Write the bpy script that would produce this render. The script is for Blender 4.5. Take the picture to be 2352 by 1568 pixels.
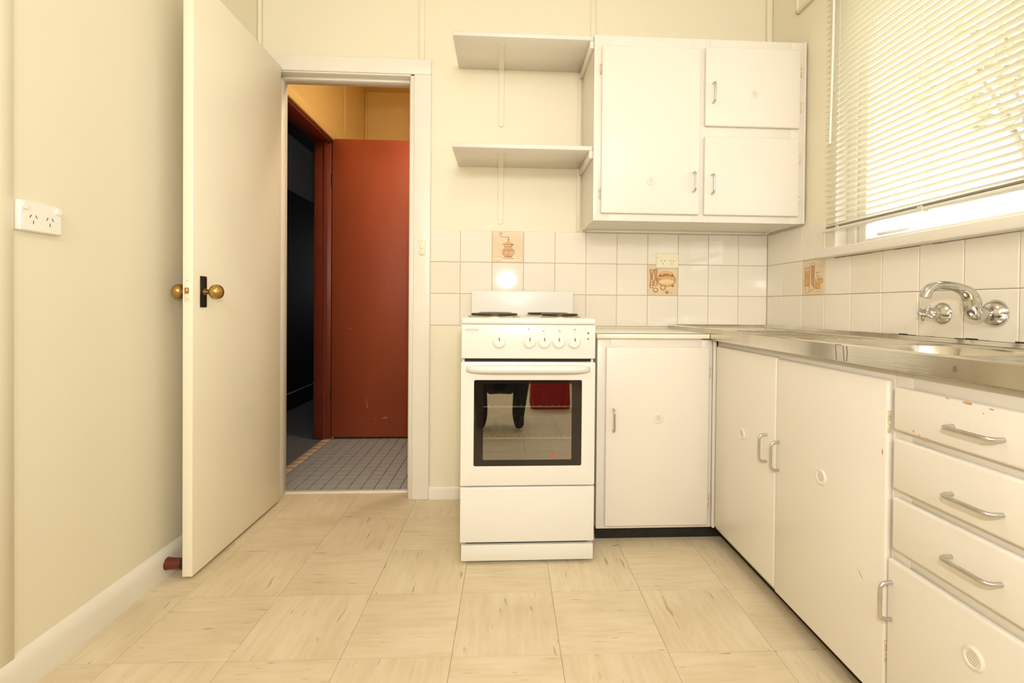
import bpy, bmesh, math, random
from mathutils import Vector, Matrix
random.seed(7)
for o in list(bpy.data.objects): bpy.data.objects.remove(o)
scn = bpy.context.scene
C = scn.collection
PI = math.pi

# ------------------------------------------------------------------ camera
F_PX, YAW, PITCH, ROLL = 1134.4973, 0.0537, 0.0094, -0.0084
cam_d = bpy.data.cameras.new('camera'); cam = bpy.data.objects.new('camera', cam_d); C.objects.link(cam)
fw = Vector((math.sin(YAW)*math.cos(PITCH), math.cos(YAW)*math.cos(PITCH), -math.sin(PITCH)))
r0 = Vector((math.cos(YAW), -math.sin(YAW), 0)); d0 = fw.cross(r0)
rr = math.cos(ROLL)*r0+math.sin(ROLL)*d0; dd = -math.sin(ROLL)*r0+math.cos(ROLL)*d0
M = Matrix.Identity(4)
for i in range(3):
    M[i][0] = rr[i]; M[i][1] = -dd[i]; M[i][2] = -fw[i]
M.translation = (-1.3203, -2.3998, 0.9376)
cam.matrix_world = M
cam_d.sensor_fit = 'HORIZONTAL'; cam_d.sensor_width = 36; cam_d.lens = F_PX*36/2352
cam_d.shift_x = -38.0677/2352; cam_d.shift_y = -71.4651/2352
cam_d.clip_start = 0.02; cam_d.clip_end = 100
scn.camera = cam

# ------------------------------------------------------------------ world, lights, exposure
world = bpy.data.worlds.new('world'); scn.world = world; world.use_nodes = True
bg = world.node_tree.nodes['Background']
bg.inputs['Color'].default_value = (0.97, 0.985, 1.0, 1); bg.inputs['Strength'].default_value = 3.0

def area(name, loc, direction, sx, sy, power, col=(1, 1, 1), spread=PI):
    l = bpy.data.lights.new(name, 'AREA'); l.shape = 'RECTANGLE'; l.size = sx; l.size_y = sy
    l.energy = power; l.color = col; l.spread = spread
    o = bpy.data.objects.new(name, l); C.objects.link(o); o.location = loc
    o.rotation_euler = Vector(direction).to_track_quat('-Z', 'Y').to_euler()
    return o
WARM = (1.0, 0.965, 0.965)
area('camera_flash_light', (-1.272, -2.43, 1.175), (0.06, 1, -0.02), 0.075, 0.05, 10.0, (1.0, 0.97, 0.965))
area('rear_fill_light', (-1.25, -4.58, 2.30), (0, 1, -0.12), 1.95, 0.46, 38.0, WARM)  # added fill from behind the camera, no source seen there
CEIL_FILL_POWER = 8.0; HALL_FILL_POWER = 9.5  # strengths of the added kitchen and hall lamps
vs = scn.view_settings
vs.view_transform = 'Standard'; vs.look = 'None'; vs.exposure = 0.02; vs.gamma = 1.0
vs.use_curve_mapping = False

# ------------------------------------------------------------------ materials
def lin(c):
    c = c/255.0
    return c/12.92 if c <= 0.04045 else ((c+0.055)/1.055)**2.4
def rgb(r, g, b): return (lin(r), lin(g), lin(b), 1)
def newmat(name):
    m = bpy.data.materials.new(name); m.use_nodes = True
    nt = m.node_tree; p = nt.nodes['Principled BSDF']
    return m, nt, p
def N(nt, t, **kw):
    n = nt.nodes.new(t)
    for k, v in kw.items(): setattr(n, k, v)
    return n
def ramp(nt, stops):
    r = N(nt, 'ShaderNodeValToRGB'); e = r.color_ramp.elements
    while len(e) < len(stops): e.new(0.5)
    for i, (p, c) in enumerate(stops): e[i].position = p; e[i].color = c
    return r
def paint(name, col, rough=0.5, var=0.05, scale=6.0, bump=0.03, bscale=90.0, spec=0.4, coat=0.0, metal=0.0, stretch=(1, 1, 1)):
    m, nt, p = newmat(name)
    tc = N(nt, 'ShaderNodeTexCoord'); mp = N(nt, 'ShaderNodeMapping'); mp.inputs['Scale'].default_value = stretch
    nt.links.new(tc.outputs['Object'], mp.inputs['Vector'])
    n = N(nt, 'ShaderNodeTexNoise'); n.inputs['Scale'].default_value = scale; n.inputs['Detail'].default_value = 5
    nt.links.new(mp.outputs['Vector'], n.inputs['Vector'])
    lo = tuple(c*(1-var) for c in col[:3])+(1,); hi = tuple(min(1, c*(1+var)) for c in col[:3])+(1,)
    r = ramp(nt, [(0.3, lo), (0.7, hi)])
    nt.links.new(n.outputs['Fac'], r.inputs['Fac']); nt.links.new(r.outputs['Color'], p.inputs['Base Color'])
    p.inputs['Roughness'].default_value = rough; p.inputs['Metallic'].default_value = metal
    p.inputs['Specular IOR Level'].default_value = spec; p.inputs['Coat Weight'].default_value = coat
    if bump:
        n2 = N(nt, 'ShaderNodeTexNoise'); n2.inputs['Scale'].default_value = bscale; n2.inputs['Detail'].default_value = 3
        nt.links.new(mp.outputs['Vector'], n2.inputs['Vector'])
        b = N(nt, 'ShaderNodeBump'); b.inputs['Strength'].default_value = bump; b.inputs['Distance'].default_value = 0.01
        nt.links.new(n2.outputs['Fac'], b.inputs['Height']); nt.links.new(b.outputs['Normal'], p.inputs['Normal'])
    return m
MT = {}
MT['wall'] = paint('wall_paint_yellow', rgb(241, 233, 207), 0.45, 0.012, 2.5, 0.02, 60)
MT['hallwall'] = paint('hall_paint_warm_dim', rgb(236, 202, 132), 0.5, 0.02, 2.5, 0.02, 60)  # cream paint in truth; warm dim light put into the colour
MT['trim'] = paint('trim_gloss_cream', rgb(241, 235, 220), 0.3, 0.015, 4, 0.03, 40)
MT['ceil'] = paint('ceiling_white', rgb(248, 243, 228), 0.7, 0.01, 3, 0.02, 60)
MT['cab'] = paint('cabinet_enamel_cream', rgb(237, 230, 216), 0.32, 0.012, 3, 0.035, 25)
MT['grout'] = paint('tile_grout_tan', rgb(212, 190, 150), 0.85, 0.12, 20, 0.1, 200)
MT['tile'] = paint('glazed_wall_tile', rgb(242, 235, 219), 0.065, 0.008, 3, 0.012, 14, 0.5)
MT['tile2'] = paint('glazed_wall_tile_darker', rgb(240, 231, 213), 0.065, 0.008, 3, 0.012, 14, 0.5)
MT['deco'] = paint('printed_tile_ground', rgb(232, 208, 174), 0.12, 0.02, 8, 0.01, 14, 0.5)
MT['ink_tan'] = paint('print_ink_tan', rgb(206, 160, 102), 0.15, 0.16, 60, 0, 1, 0.5)
MT['ink_orange'] = paint('print_ink_orange', rgb(228, 176, 102), 0.15, 0.08, 60, 0, 1, 0.5)
MT['ink_brown'] = paint('print_ink_brown', rgb(160, 112, 66), 0.15, 0.14, 80, 0, 1, 0.5)
MT['ink_pale'] = paint('print_ink_pale', rgb(240, 214, 170), 0.15, 0.05, 60, 0, 1, 0.5)
MT['door'] = paint('door_enamel_beige', rgb(252, 243, 218), 0.38, 0.03, 2.2, 0.02, 30)
MT['stove'] = paint('stove_white_enamel', rgb(236, 233, 223), 0.3, 0.005, 3, 0.0, 10, 0.5)
MT['black'] = paint('matte_black', rgb(26, 24, 22), 0.6, 0.3, 20, 0.05, 80)
MT['kick'] = paint('kickboard_black', rgb(38, 34, 30), 0.7, 0.35, 30, 0.15, 90)
MT['bronze'] = paint('dark_lock_plate', rgb(52, 45, 36), 0.4, 0.2, 40, 0.05, 80, metal=0.6)
MT['brass'] = paint('aged_brass', rgb(186, 152, 90), 0.32, 0.18, 35, 0.03, 90, metal=1.0)
MT['chrome'] = paint('chrome', rgb(205, 203, 198), 0.12, 0.03, 20, 0.0, 1, metal=1.0)
MT['alu'] = paint('satin_handle_metal', rgb(206, 203, 198), 0.32, 0.08, 60, 0.0, 1, metal=1.0)
MT['hinge'] = paint('hinge_painted_metal', rgb(224, 208, 172), 0.4, 0.25, 120, 0.05, 200, metal=0.3)
MT['red_door'] = paint('red_brown_door', rgb(166, 78, 44), 0.5, 0.09, 4, 0.05, 60, stretch=(1, 1, 0.35))
MT['red_dark'] = paint('red_brown_frame', rgb(128, 55, 35), 0.4, 0.1, 6, 0.05, 60)
MT['plastic'] = paint('cream_plastic', rgb(246, 238, 206), 0.3, 0.01, 5, 0.0, 1)
MT['plastic_w'] = paint('white_plastic', rgb(248, 245, 232), 0.25, 0.01, 5, 0.0, 1)
MT['slot'] = paint('slot_dark', rgb(112, 98, 74), 0.7, 0.1, 5, 0.0, 1)
MT['slot_pale'] = paint('vent_hole_grey', rgb(188, 178, 152), 0.7, 0.1, 5, 0.0, 1)
MT['laminate'] = paint('laminate_offwhite', rgb(250, 243, 224), 0.25, 0.01, 5, 0.0, 1)
MT['rubber'] = paint('brown_door_stop', rgb(104, 44, 32), 0.35, 0.2, 40, 0.1, 90)
def slatmat():
    m = paint('blind_slat_white', rgb(253, 250, 240), 0.4, 0.01, 5, 0.0, 1); nt = m.node_tree
    t = N(nt, 'ShaderNodeBsdfTranslucent'); t.inputs['Color'].default_value = rgb(252, 246, 228)
    mx = N(nt, 'ShaderNodeMixShader'); mx.inputs['Fac'].default_value = 0.40; out = nt.nodes['Material Output']
    nt.links.new(nt.nodes['Principled BSDF'].outputs[0], mx.inputs[1]); nt.links.new(t.outputs[0], mx.inputs[2]); nt.links.new(mx.outputs[0], out.inputs['Surface'])
    return m
MT['slat'] = slatmat()
MT['rail'] = paint('blind_rail_white', rgb(238, 234, 222), 0.3, 0.02, 5, 0.0, 1)
MT['clear'] = paint('clear_plastic', rgb(226, 220, 196), 0.15, 0.05, 60, 0.0, 1)
MT['frame'] = paint('window_frame_white', rgb(248, 244, 232), 0.35, 0.02, 5, 0.02, 40)
MT['worn'] = paint('worn_bare_timber', rgb(176, 110, 70), 0.7, 0.35, 60, 0.1, 90)
MT['mould'] = paint('dark_sealant', rgb(70, 62, 45), 0.8, 0.5, 90, 0.2, 120)
MT['dirt'] = paint('brown_grime', rgb(150, 124, 84), 0.8, 0.35, 60, 0.1, 90)
MT['carpet'] = paint('charcoal_carpet', rgb(110, 112, 114), 0.95, 0.3, 150, 0.5, 400)
MT['darkwall'] = paint('bedroom_wall_grey', rgb(205, 208, 206), 0.7, 0.05, 4, 0.02, 60)
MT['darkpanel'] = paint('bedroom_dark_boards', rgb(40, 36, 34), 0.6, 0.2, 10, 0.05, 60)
MT['plate'] = paint('hotplate_iron', rgb(78, 66, 52), 0.35, 0.2, 40, 0.05, 120, metal=0.7)
MT['plate_rim'] = paint('hotplate_steel_rim', rgb(190, 178, 160), 0.2, 0.05, 40, 0.0, 1, metal=1.0)
MT['oven_in'] = paint('oven_enamel_grey', rgb(78, 72, 60), 0.4, 0.08, 12, 0.02, 60)
MT['wire'] = paint('rack_wire_lit', rgb(240, 234, 208), 0.35, 0.03, 40, 0.0, 1, metal=0.2)  # front bar only, its catch of light put into the colour
MT['wire_shaded'] = paint('rack_wire_shaded', rgb(120, 110, 90), 0.45, 0.1, 40, 0.0, 1, metal=0.6)  # same rack wire, shade inside the oven put into the colour
MT['ink_grey'] = paint('print_grey', rgb(150, 146, 136), 0.4, 0.02, 5, 0, 1)
MT['ink_dark'] = paint('knob_mark_grey', rgb(140, 136, 122), 0.4, 0.02, 5, 0, 1)
MT['ink_red'] = paint('print_red', rgb(206, 84, 44), 0.4, 0.02, 5, 0, 1)
MT['lens_red'] = paint('pilot_lens_red', rgb(140, 62, 40), 0.15, 0.05, 5, 0, 1)
MT['lens_amber'] = paint('pilot_lens_amber', rgb(196, 112, 60), 0.15, 0.05, 5, 0, 1)
MT['htile'] = paint('hall_tile_bluegrey', rgb(172, 172, 168), 0.4, 0.05, 6, 0.03, 60)
MT['hgrout'] = paint('hall_grout_brown', rgb(112, 88, 66), 0.9, 0.2, 30, 0.1, 120)
MT['bordertile'] = paint('border_tile_cream', rgb(214, 190, 158), 0.45, 0.05, 6, 0.03, 60)
MT['seam'] = paint('floor_seam_brown', rgb(120, 98, 66), 0.9, 0.2, 30, 0.1, 120)
MT['red_cloth'] = paint('red_fabric', rgb(176, 40, 40), 0.8, 0.12, 20, 0.1, 120)
MT['dark_cloth'] = paint('charcoal_fabric', rgb(44, 44, 46), 0.9, 0.15, 20, 0.1, 120)
MT['bark'] = paint('tree_bark', rgb(196, 184, 164), 0.9, 0.2, 12, 0.4, 40)
MT['ext'] = paint('neighbour_wall_render', rgb(206, 196, 172), 0.8, 0.04, 3, 0.05, 60)
MT['ground'] = paint('yard_grass', rgb(150, 154, 110), 0.95, 0.2, 3, 0.2, 60)

# vinyl floor tile with directional streaks (object coordinates, different on every tile)
def vinyl(name, axis):
    m, nt, p = newmat(name)
    tc = N(nt, 'ShaderNodeTexCoord'); oi = N(nt, 'ShaderNodeObjectInfo')
    add = N(nt, 'ShaderNodeVectorMath', operation='MULTIPLY_ADD')
    comb = N(nt, 'ShaderNodeCombineXYZ')
    for s in 'XYZ': nt.links.new(oi.outputs['Random'], comb.inputs[s])
    add.inputs[1].default_value = (37, 53, 71)
    nt.links.new(comb.outputs['Vector'], add.inputs[0]); nt.links.new(tc.outputs['Object'], add.inputs[2])
    def noise(sc, stretch, detail=4, dist=0.0, along=1.0):
        mp = N(nt, 'ShaderNodeMapping')
        mp.inputs['Scale'].default_value = (along, stretch, 1) if axis == 'x' else (stretch, along, 1)
        nt.links.new(add.outputs['Vector'], mp.inputs['Vector'])
        n = N(nt, 'ShaderNodeTexNoise'); n.inputs['Scale'].default_value = sc; n.inputs['Detail'].default_value = detail
        n.inputs['Distortion'].default_value = dist
        nt.links.new(mp.outputs['Vector'], n.inputs['Vector']); return n
    a = noise(7, 9, 6); ra = ramp(nt, [(0.28, rgb(226, 207, 172)), (0.5, rgb(232, 216, 183)), (0.74, rgb(237, 222, 192))])
    nt.links.new(a.outputs['Fac'], ra.inputs['Fac'])
    b = noise(10, 8, 3, 0.4); rb = ramp(nt, [(0.655, (0, 0, 0, 1)), (0.74, (1, 1, 1, 1))])
    nt.links.new(b.outputs['Fac'], rb.inputs['Fac'])
    mx = N(nt, 'ShaderNodeMixRGB'); mx.inputs['Color2'].default_value = rgb(176, 146, 106)
    sc = N(nt, 'ShaderNodeMath', operation='MULTIPLY'); sc.inputs[1].default_value = 0.75
    nt.links.new(rb.outputs['Color'], sc.inputs[0])
    nt.links.new(sc.outputs[0], mx.inputs['Fac']); nt.links.new(ra.outputs['Color'], mx.inputs['Color1'])
    d = N(nt, 'ShaderNodeTexNoise'); d.inputs['Scale'].default_value = 5; d.inputs['Detail'].default_value = 4
    nt.links.new(add.outputs['Vector'], d.inputs['Vector'])
    rd = ramp(nt, [(0.3, (0.9, 0.88, 0.84, 1)), (0.65, (1, 1, 1, 1))]); nt.links.new(d.outputs['Fac'], rd.inputs['Fac'])
    mu = N(nt, 'ShaderNodeMixRGB', blend_type='MULTIPLY'); mu.inputs['Fac'].default_value = 1
    nt.links.new(mx.outputs['Color'], mu.inputs['Color1']); nt.links.new(rd.outputs['Color'], mu.inputs['Color2'])
    nt.links.new(mu.outputs['Color'], p.inputs['Base Color'])
    rr_ = ramp(nt, [(0.3, (0.42,)*3+(1,)), (0.7, (0.6,)*3+(1,))]); nt.links.new(d.outputs['Fac'], rr_.inputs['Fac'])
    nt.links.new(rr_.outputs['Color'], p.inputs['Roughness'])
    p.inputs['Specular IOR Level'].default_value = 0.35
    return m
MT['vinyl_x'] = vinyl('vinyl_tile_streak_across', 'x'); MT['vinyl_y'] = vinyl('vinyl_tile_streak_along', 'y')

# brushed steel bench
def steel():
    m, nt, p = newmat('brushed_stainless_steel')
    tc = N(nt, 'ShaderNodeTexCoord'); mp = N(nt, 'ShaderNodeMapping'); mp.inputs['Scale'].default_value = (60, 2, 60)
    nt.links.new(tc.outputs['Object'], mp.inputs['Vector'])
    n = N(nt, 'ShaderNodeTexNoise'); n.inputs['Scale'].default_value = 6; n.inputs['Detail'].default_value = 4
    nt.links.new(mp.outputs['Vector'], n.inputs['Vector'])
    n2 = N(nt, 'ShaderNodeTexNoise'); n2.inputs['Scale'].default_value = 9; n2.inputs['Detail'].default_value = 3
    nt.links.new(tc.outputs['Object'], n2.inputs['Vector'])
    r = ramp(nt, [(0.35, rgb(204, 198, 184)), (0.65, rgb(224, 220, 210))]); nt.links.new(n2.outputs['Fac'], r.inputs['Fac'])
    nt.links.new(r.outputs['Color'], p.inputs['Base Color'])
    rr_ = ramp(nt, [(0.3, (0.13,)*3+(1,)), (0.7, (0.24,)*3+(1,))]); nt.links.new(n2.outputs['Fac'], rr_.inputs['Fac'])
    nt.links.new(rr_.outputs['Color'], p.inputs['Roughness'])
    p.inputs['Metallic'].default_value = 1.0
    b = N(nt, 'ShaderNodeBump'); b.inputs['Strength'].default_value = 0.04; b.inputs['Distance'].default_value = 0.01
    nt.links.new(n.outputs['Fac'], b.inputs['Height']); nt.links.new(b.outputs['Normal'], p.inputs['Normal'])
    return m
MT['steel'] = steel()
def thin_glass(name, tint, refl, rough=0.0):
    m, nt, p = newmat(name); nt.nodes.remove(p)
    out = nt.nodes['Material Output']
    t = N(nt, 'ShaderNodeBsdfTransparent'); t.inputs['Color'].default_value = tint
    g = N(nt, 'ShaderNodeBsdfGlossy'); g.inputs['Roughness'].default_value = rough
    mx = N(nt, 'ShaderNodeMixShader'); mx.inputs['Fac'].default_value = refl
    nt.links.new(t.outputs[0], mx.inputs[1]); nt.links.new(g.outputs[0], mx.inputs[2])
    nt.links.new(mx.outputs[0], out.inputs['Surface'])
    return m
MT['oven_glass'] = thin_glass('oven_door_glass', (0.62, 0.62, 0.58, 1), 0.40); MT['inner_glass'] = thin_glass('oven_inner_glass', (0.9, 0.9, 0.88, 1), 0.05)
MT['oven_border'] = paint('oven_glass_black_border', rgb(34, 27, 22), 0.05, 0.02, 5, 0, 1, 0.6)
MT['pane'] = thin_glass('window_pane_glass', (0.97, 0.98, 0.98, 1), 0.06)
def leafmat():
    m, nt, p = newmat('tree_leaf_overexposed')
    oi = N(nt, 'ShaderNodeTexCoord'); n = N(nt, 'ShaderNodeTexNoise'); n.inputs['Scale'].default_value = 2.0
    nt.links.new(oi.outputs['Object'], n.inputs['Vector'])
    r = ramp(nt, [(0.35, rgb(206, 200, 172)), (0.65, rgb(226, 220, 192))]); nt.links.new(n.outputs['Fac'], r.inputs['Fac'])  # cream leaf tones, overexposed daylight put into the colour
    nt.links.new(r.outputs['Color'], p.inputs['Base Color']); p.inputs['Roughness'].default_value = 0.5
    return m
MT['leaf'] = leafmat()
def emit(name, col, s):
    m, nt, p = newmat(name)
    p.inputs['Base Color'].default_value = col; p.inputs['Emission Color'].default_value = col
    p.inputs['Emission Strength'].default_value = s; return m
MT['opal'] = emit('opal_added_lamp', (1, 0.95, 0.86, 1), 3.0)  # glow shared by the added lamps

# ------------------------------------------------------------------ mesh helpers
def wloc(o):
    v = Vector((0, 0, 0))
    while o: v += o.location; o = o.parent
    return v
def link(name, me, mat, parent=None, origin=None, smooth=False):
    """me is in world coordinates; origin becomes the object's place."""
    if origin is None:
        co = [v.co for v in me.vertices]
        lo = [min(c[i] for c in co) for i in range(3)]; hi = [max(c[i] for c in co) for i in range(3)]
        origin = Vector(((lo[0]+hi[0])/2, (lo[1]+hi[1])/2, (lo[2]+hi[2])/2))
    origin = Vector(origin)
    me.transform(Matrix.Translation(-origin))
    mats = mat if isinstance(mat, (list, tuple)) else [mat]
    for k in mats: me.materials.append(MT[k])
    if smooth:
        for p in me.polygons: p.use_smooth = True
    o = bpy.data.objects.new(name, me); C.objects.link(o)
    if parent: o.parent = parent
    o.location = origin-(wloc(parent) if parent else Vector((0, 0, 0)))
    return o
def fin(name, bm, mat, parent=None, origin=None, smooth=False, angle=None):
    bmesh.ops.recalc_face_normals(bm, faces=bm.faces)
    if smooth and angle:
        for e in bm.edges:
            if len(e.link_faces) == 2 and e.calc_face_angle(0) > angle: e.smooth = False
    me = bpy.data.meshes.new(name); bm.to_mesh(me); bm.free()
    return link(name, me, mat, parent, origin, smooth)
def add_box(bm, x0, x1, y0, y1, z0, z1, bevel=0.0, seg=2, mi=0):
    x0, x1 = min(x0, x1), max(x0, x1); y0, y1 = min(y0, y1), max(y0, y1); z0, z1 = min(z0, z1), max(z0, z1)
    before = set(bm.verts)
    r = bmesh.ops.create_cube(bm, size=1.0)
    for v in r['verts']:
        v.co.x = x0 if v.co.x < 0 else x1; v.co.y = y0 if v.co.y < 0 else y1; v.co.z = z0 if v.co.z < 0 else z1
    if bevel > 0:
        es = set(e for v in r['verts'] for e in v.link_edges)
        bmesh.ops.bevel(bm, geom=list(es), offset=min(bevel, 0.49*min(x1-x0, y1-y0, z1-z0)), segments=seg, affect='EDGES', profile=0.5)
    if mi:
        for v in set(bm.verts)-before:
            for f in v.link_faces: f.material_index = mi
def box(name, x0, x1, y0, y1, z0, z1, mat, parent=None, bevel=0.0, seg=2):
    bm = bmesh.new(); add_box(bm, x0, x1, y0, y1, z0, z1, bevel, seg)
    return fin(name, bm, mat, parent, smooth=bevel > 0, angle=0.9 if bevel else None)
def boxes(name, lst, mat, parent=None, bevel=0.0):
    bm = bmesh.new()
    for b in lst: add_box(bm, *b, bevel)
    return fin(name, bm, mat, parent, smooth=bevel > 0, angle=0.9 if bevel else None)
def frame_from(d):
    d = Vector(d).normalized(); a = Vector((0, 0, 1)) if abs(d.z) < 0.9 else Vector((1, 0, 0))
    u = a.cross(d).normalized(); return u, d.cross(u), d
def add_tube(bm, pts, rad, seg=10, caps=True):
    pts = [Vector(p) for p in pts]; n = len(pts)
    rads = rad if isinstance(rad, (list, tuple)) else [rad]*n
    rings = []; u = None
    for i, p in enumerate(pts):
        t = (pts[min(i+1, n-1)]-pts[max(i-1, 0)]).normalized()
        if u is None: u, w, _ = frame_from(t)
        else:
            u = (u-t*u.dot(t)).normalized(); w = t.cross(u)
        rings.append([bm.verts.new(p+(u*math.cos(a)+w*math.sin(a))*rads[i]) for a in [2*PI*k/seg for k in range(seg)]])
    for a, b in zip(rings, rings[1:]):
        for k in range(seg): bm.faces.new((a[k], a[(k+1) % seg], b[(k+1) % seg], b[k]))
    if caps:
        bm.faces.new(rings[0][::-1]); bm.faces.new(rings[-1])
def add_lathe(bm, prof, origin, axis, seg=24, sq=1.0):
    """prof: list of (radius, height along axis)."""
    u, w, d = frame_from(axis); origin = Vector(origin); rings = []
    for r, h in prof:
        if r < 1e-6: rings.append([bm.verts.new(origin+d*h)])
        else: rings.append([bm.verts.new(origin+d*h+(u*math.cos(2*PI*k/seg)+w*math.sin(2*PI*k/seg)*sq)*r) for k in range(seg)])
    for a, b in zip(rings, rings[1:]):
        for k in range(seg):
            k2 = (k+1) % seg
            if len(a) == 1 and len(b) == 1: continue
            if len(a) == 1: bm.faces.new((a[0], b[k], b[k2]))
            elif len(b) == 1: bm.faces.new((a[k], a[k2], b[0]))
            else: bm.faces.new((a[k], a[k2], b[k2], b[k]))
    if len(rings[0]) > 1: bm.faces.new(rings[0][::-1])
    if len(rings[-1]) > 1: bm.faces.new(rings[-1])
def lathe(name, prof, origin, axis, mat, parent=None, seg=24, angle=0.7):
    bm = bmesh.new(); add_lathe(bm, prof, origin, axis, seg)
    return fin(name, bm, mat, parent, smooth=True, angle=angle)
def tube(name, pts, rad, mat, parent=None, seg=10):
    bm = bmesh.new(); add_tube(bm, pts, rad, seg)
    return fin(name, bm, mat, parent, smooth=True, angle=0.9)
def bez(p0, p1, p2, p3, n=8):
    p0, p1, p2, p3 = map(Vector, (p0, p1, p2, p3))
    return [p0*(1-t)**3+p1*3*t*(1-t)**2+p2*3*t*t*(1-t)+p3*t**3 for t in [i/n for i in range(n+1)]]
def quads(name, faces, mat, parent=None, origin=None):
    """list of polygons given as point lists."""
    bm = bmesh.new()
    for f in faces: bm.faces.new([bm.verts.new(p) for p in f])
    me = bpy.data.meshes.new(name); bm.to_mesh(me); bm.free()
    return link(name, me, mat, parent, origin)
def thing(name, label, cat, loc, group=None):
    o = bpy.data.objects.new(name, None); C.objects.link(o); o.location = loc; o.empty_display_size = 0.05
    o['label'] = label; o['category'] = cat
    if group: o['group'] = group
    return o
def tag(o, label, cat, group=None):
    o['label'] = label; o['category'] = cat
    if group: o['group'] = group
    return o
def struct(o, label, cat):
    o['kind'] = 'structure'; o['label'] = label; o['category'] = cat; return o
def sempty(name, label, cat, loc):
    o = bpy.data.objects.new(name, None); C.objects.link(o); o.location = loc; o.empty_display_size = 0.05
    return struct(o, label, cat)

# ------------------------------------------------------------------ room dimensions
XL, XR, YB, YF, ZC = -2.475, 0.0, 0.0, -4.60, 2.62        # kitchen
WY = 0.006                                                # painted face of the back wall (tiles end at 0)
HB = 0.105                                                # hall side of the back wall
# door opening in the back wall
DX0, DX1, DZ = -2.395, -1.765, 2.030

# ---- back wall with door opening
boxes_l = [(XL-0.12, DX0-0.02, WY, HB, 0, ZC), (DX1+0.02, 0.14, WY, HB, 0, ZC), (DX0-0.02, DX1+0.02, WY, HB, DZ+0.02, ZC)]
wall_back = struct(boxes('wall_back', boxes_l, 'wall'), 'pale yellow back wall behind the stove with the doorway to the hall', 'wall')
wall_left = struct(box('wall_left', XL-0.12, XL, YF, WY, 0, ZC, 'wall'), 'pale yellow left wall beside the open door', 'wall')
RW = (-2.25, -0.25, 2.04, 2.56)
# ---- right wall with window opening
WY0, WY1, WZ0, WZ1 = -0.500, -2.06, 1.175, 2.30
boxes_r = [(0.006, 0.14, WY0, WY, 0, ZC), (0.006, 0.14, YF, WY1, 0, ZC), (0.006, 0.14, WY1, WY0, 0, WZ0-0.03), (0.006, 0.14, WY1, WY0, WZ1, ZC)]
wall_right = struct(boxes('wall_right', boxes_r, 'wall'), 'right wall with the window above the sink bench', 'wall')
# ---- rear wall with opening for the added fill window (behind the camera)
wall_front = struct(boxes('wall_front', [(XL-0.12, RW[0], YF-0.12, YF, 0, ZC), (RW[1], 0.14, YF-0.12, YF, 0, ZC), (RW[0], RW[1], YF-0.12, YF, 0, RW[2]), (RW[0], RW[1], YF-0.12, YF, RW[3], ZC)], 'wall'), 'yellow wall opposite the stove', 'wall')
ceiling = struct(box('ceiling', XL-0.12, 0.14, YF-0.12, HB, ZC, ZC+0.05, 'ceil'), 'white kitchen ceiling', 'ceiling')

# ---- floor: base slab and vinyl tiles
floor = struct(box('floor', XL-0.12, 0.14, YF-0.12, HB, -0.05, -0.0025, 'seam'), 'beige streaked vinyl tile kitchen floor', 'floor')
FT, FO, FA = 0.2928, Vector((-2.029, -0.7823)), -0.0139
ca, sa = math.cos(FA), math.sin(FA)
def clip(poly, a, b, c):              # keep a*x+b*y<=c
    out = []
    for i in range(len(poly)):
        p, q = poly[i], poly[(i+1) % len(poly)]
        dp, dq = a*p[0]+b*p[1]-c, a*q[0]+b*q[1]-c
        if dp <= 0: out.append(p)
        if dp*dq < 0:
            t = dp/(dp-dq); out.append((p[0]+t*(q[0]-p[0]), p[1]+t*(q[1]-p[1])))
    return out
g = 0.0005
shared = {}
for j in range(-15, 5):
    for i in range(-3, 8):
        loc = [(i*FT+g, j*FT+g), ((i+1)*FT-g, j*FT+g), ((i+1)*FT-g, (j+1)*FT-g), (i*FT+g, (j+1)*FT-g)]
        poly = [(FO.x+a*ca-b*sa, FO.y+a*sa+b*ca) for a, b in loc]
        full = list(poly)
        y_hi = 0.0885
        for cl in ((-1, 0, -(XL+0.001)), (1, 0, -0.405), (0, -1, -(YF+0.002)), (0, 1, y_hi)):
            poly = clip(poly, *cl)
            if len(poly) < 3: break
        if len(poly) < 3: continue
        cx = sum(p[0] for p in full)/4; cy = sum(p[1] for p in full)/4
        ax = 'vinyl_x' if (i+j) % 2 == 0 else 'vinyl_y'
        zt = random.uniform(-0.0002, 0.0002)
        whole = len(poly) == 4 and all((Vector(p)-Vector(q)).length < 1e-5 for p, q in zip(poly, full))
        if whole and ax in shared:
            o = bpy.data.objects.new('vinyl_tile', shared[ax]); C.objects.link(o); o.parent = floor
            o.location = Vector((cx, cy, 0))-floor.location
        else:
            bm = bmesh.new()
            top = [bm.verts.new((p[0], p[1], 0)) for p in poly]; bot = [bm.verts.new((p[0], p[1], -0.0025)) for p in poly]
            bm.faces.new(top)
            for k in range(len(poly)): bm.faces.new((top[k], bot[k], bot[(k+1) % len(poly)], top[(k+1) % len(poly)]))
            o = fin('vinyl_tile', bm, ax, floor, origin=(cx, cy, 0))
            if whole: shared[ax] = o.data
        o.location.z += zt
# broken tile corner and lifted chip at the foot of the corner cupboard
quads('tile_chip', [[(-0.545, -0.452, 0.0012), (-0.545, -0.505, 0.0012), (-0.462, -0.528, 0.0012), (-0.470, -0.487, 0.0012)]], 'vinyl_y', floor)

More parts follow.
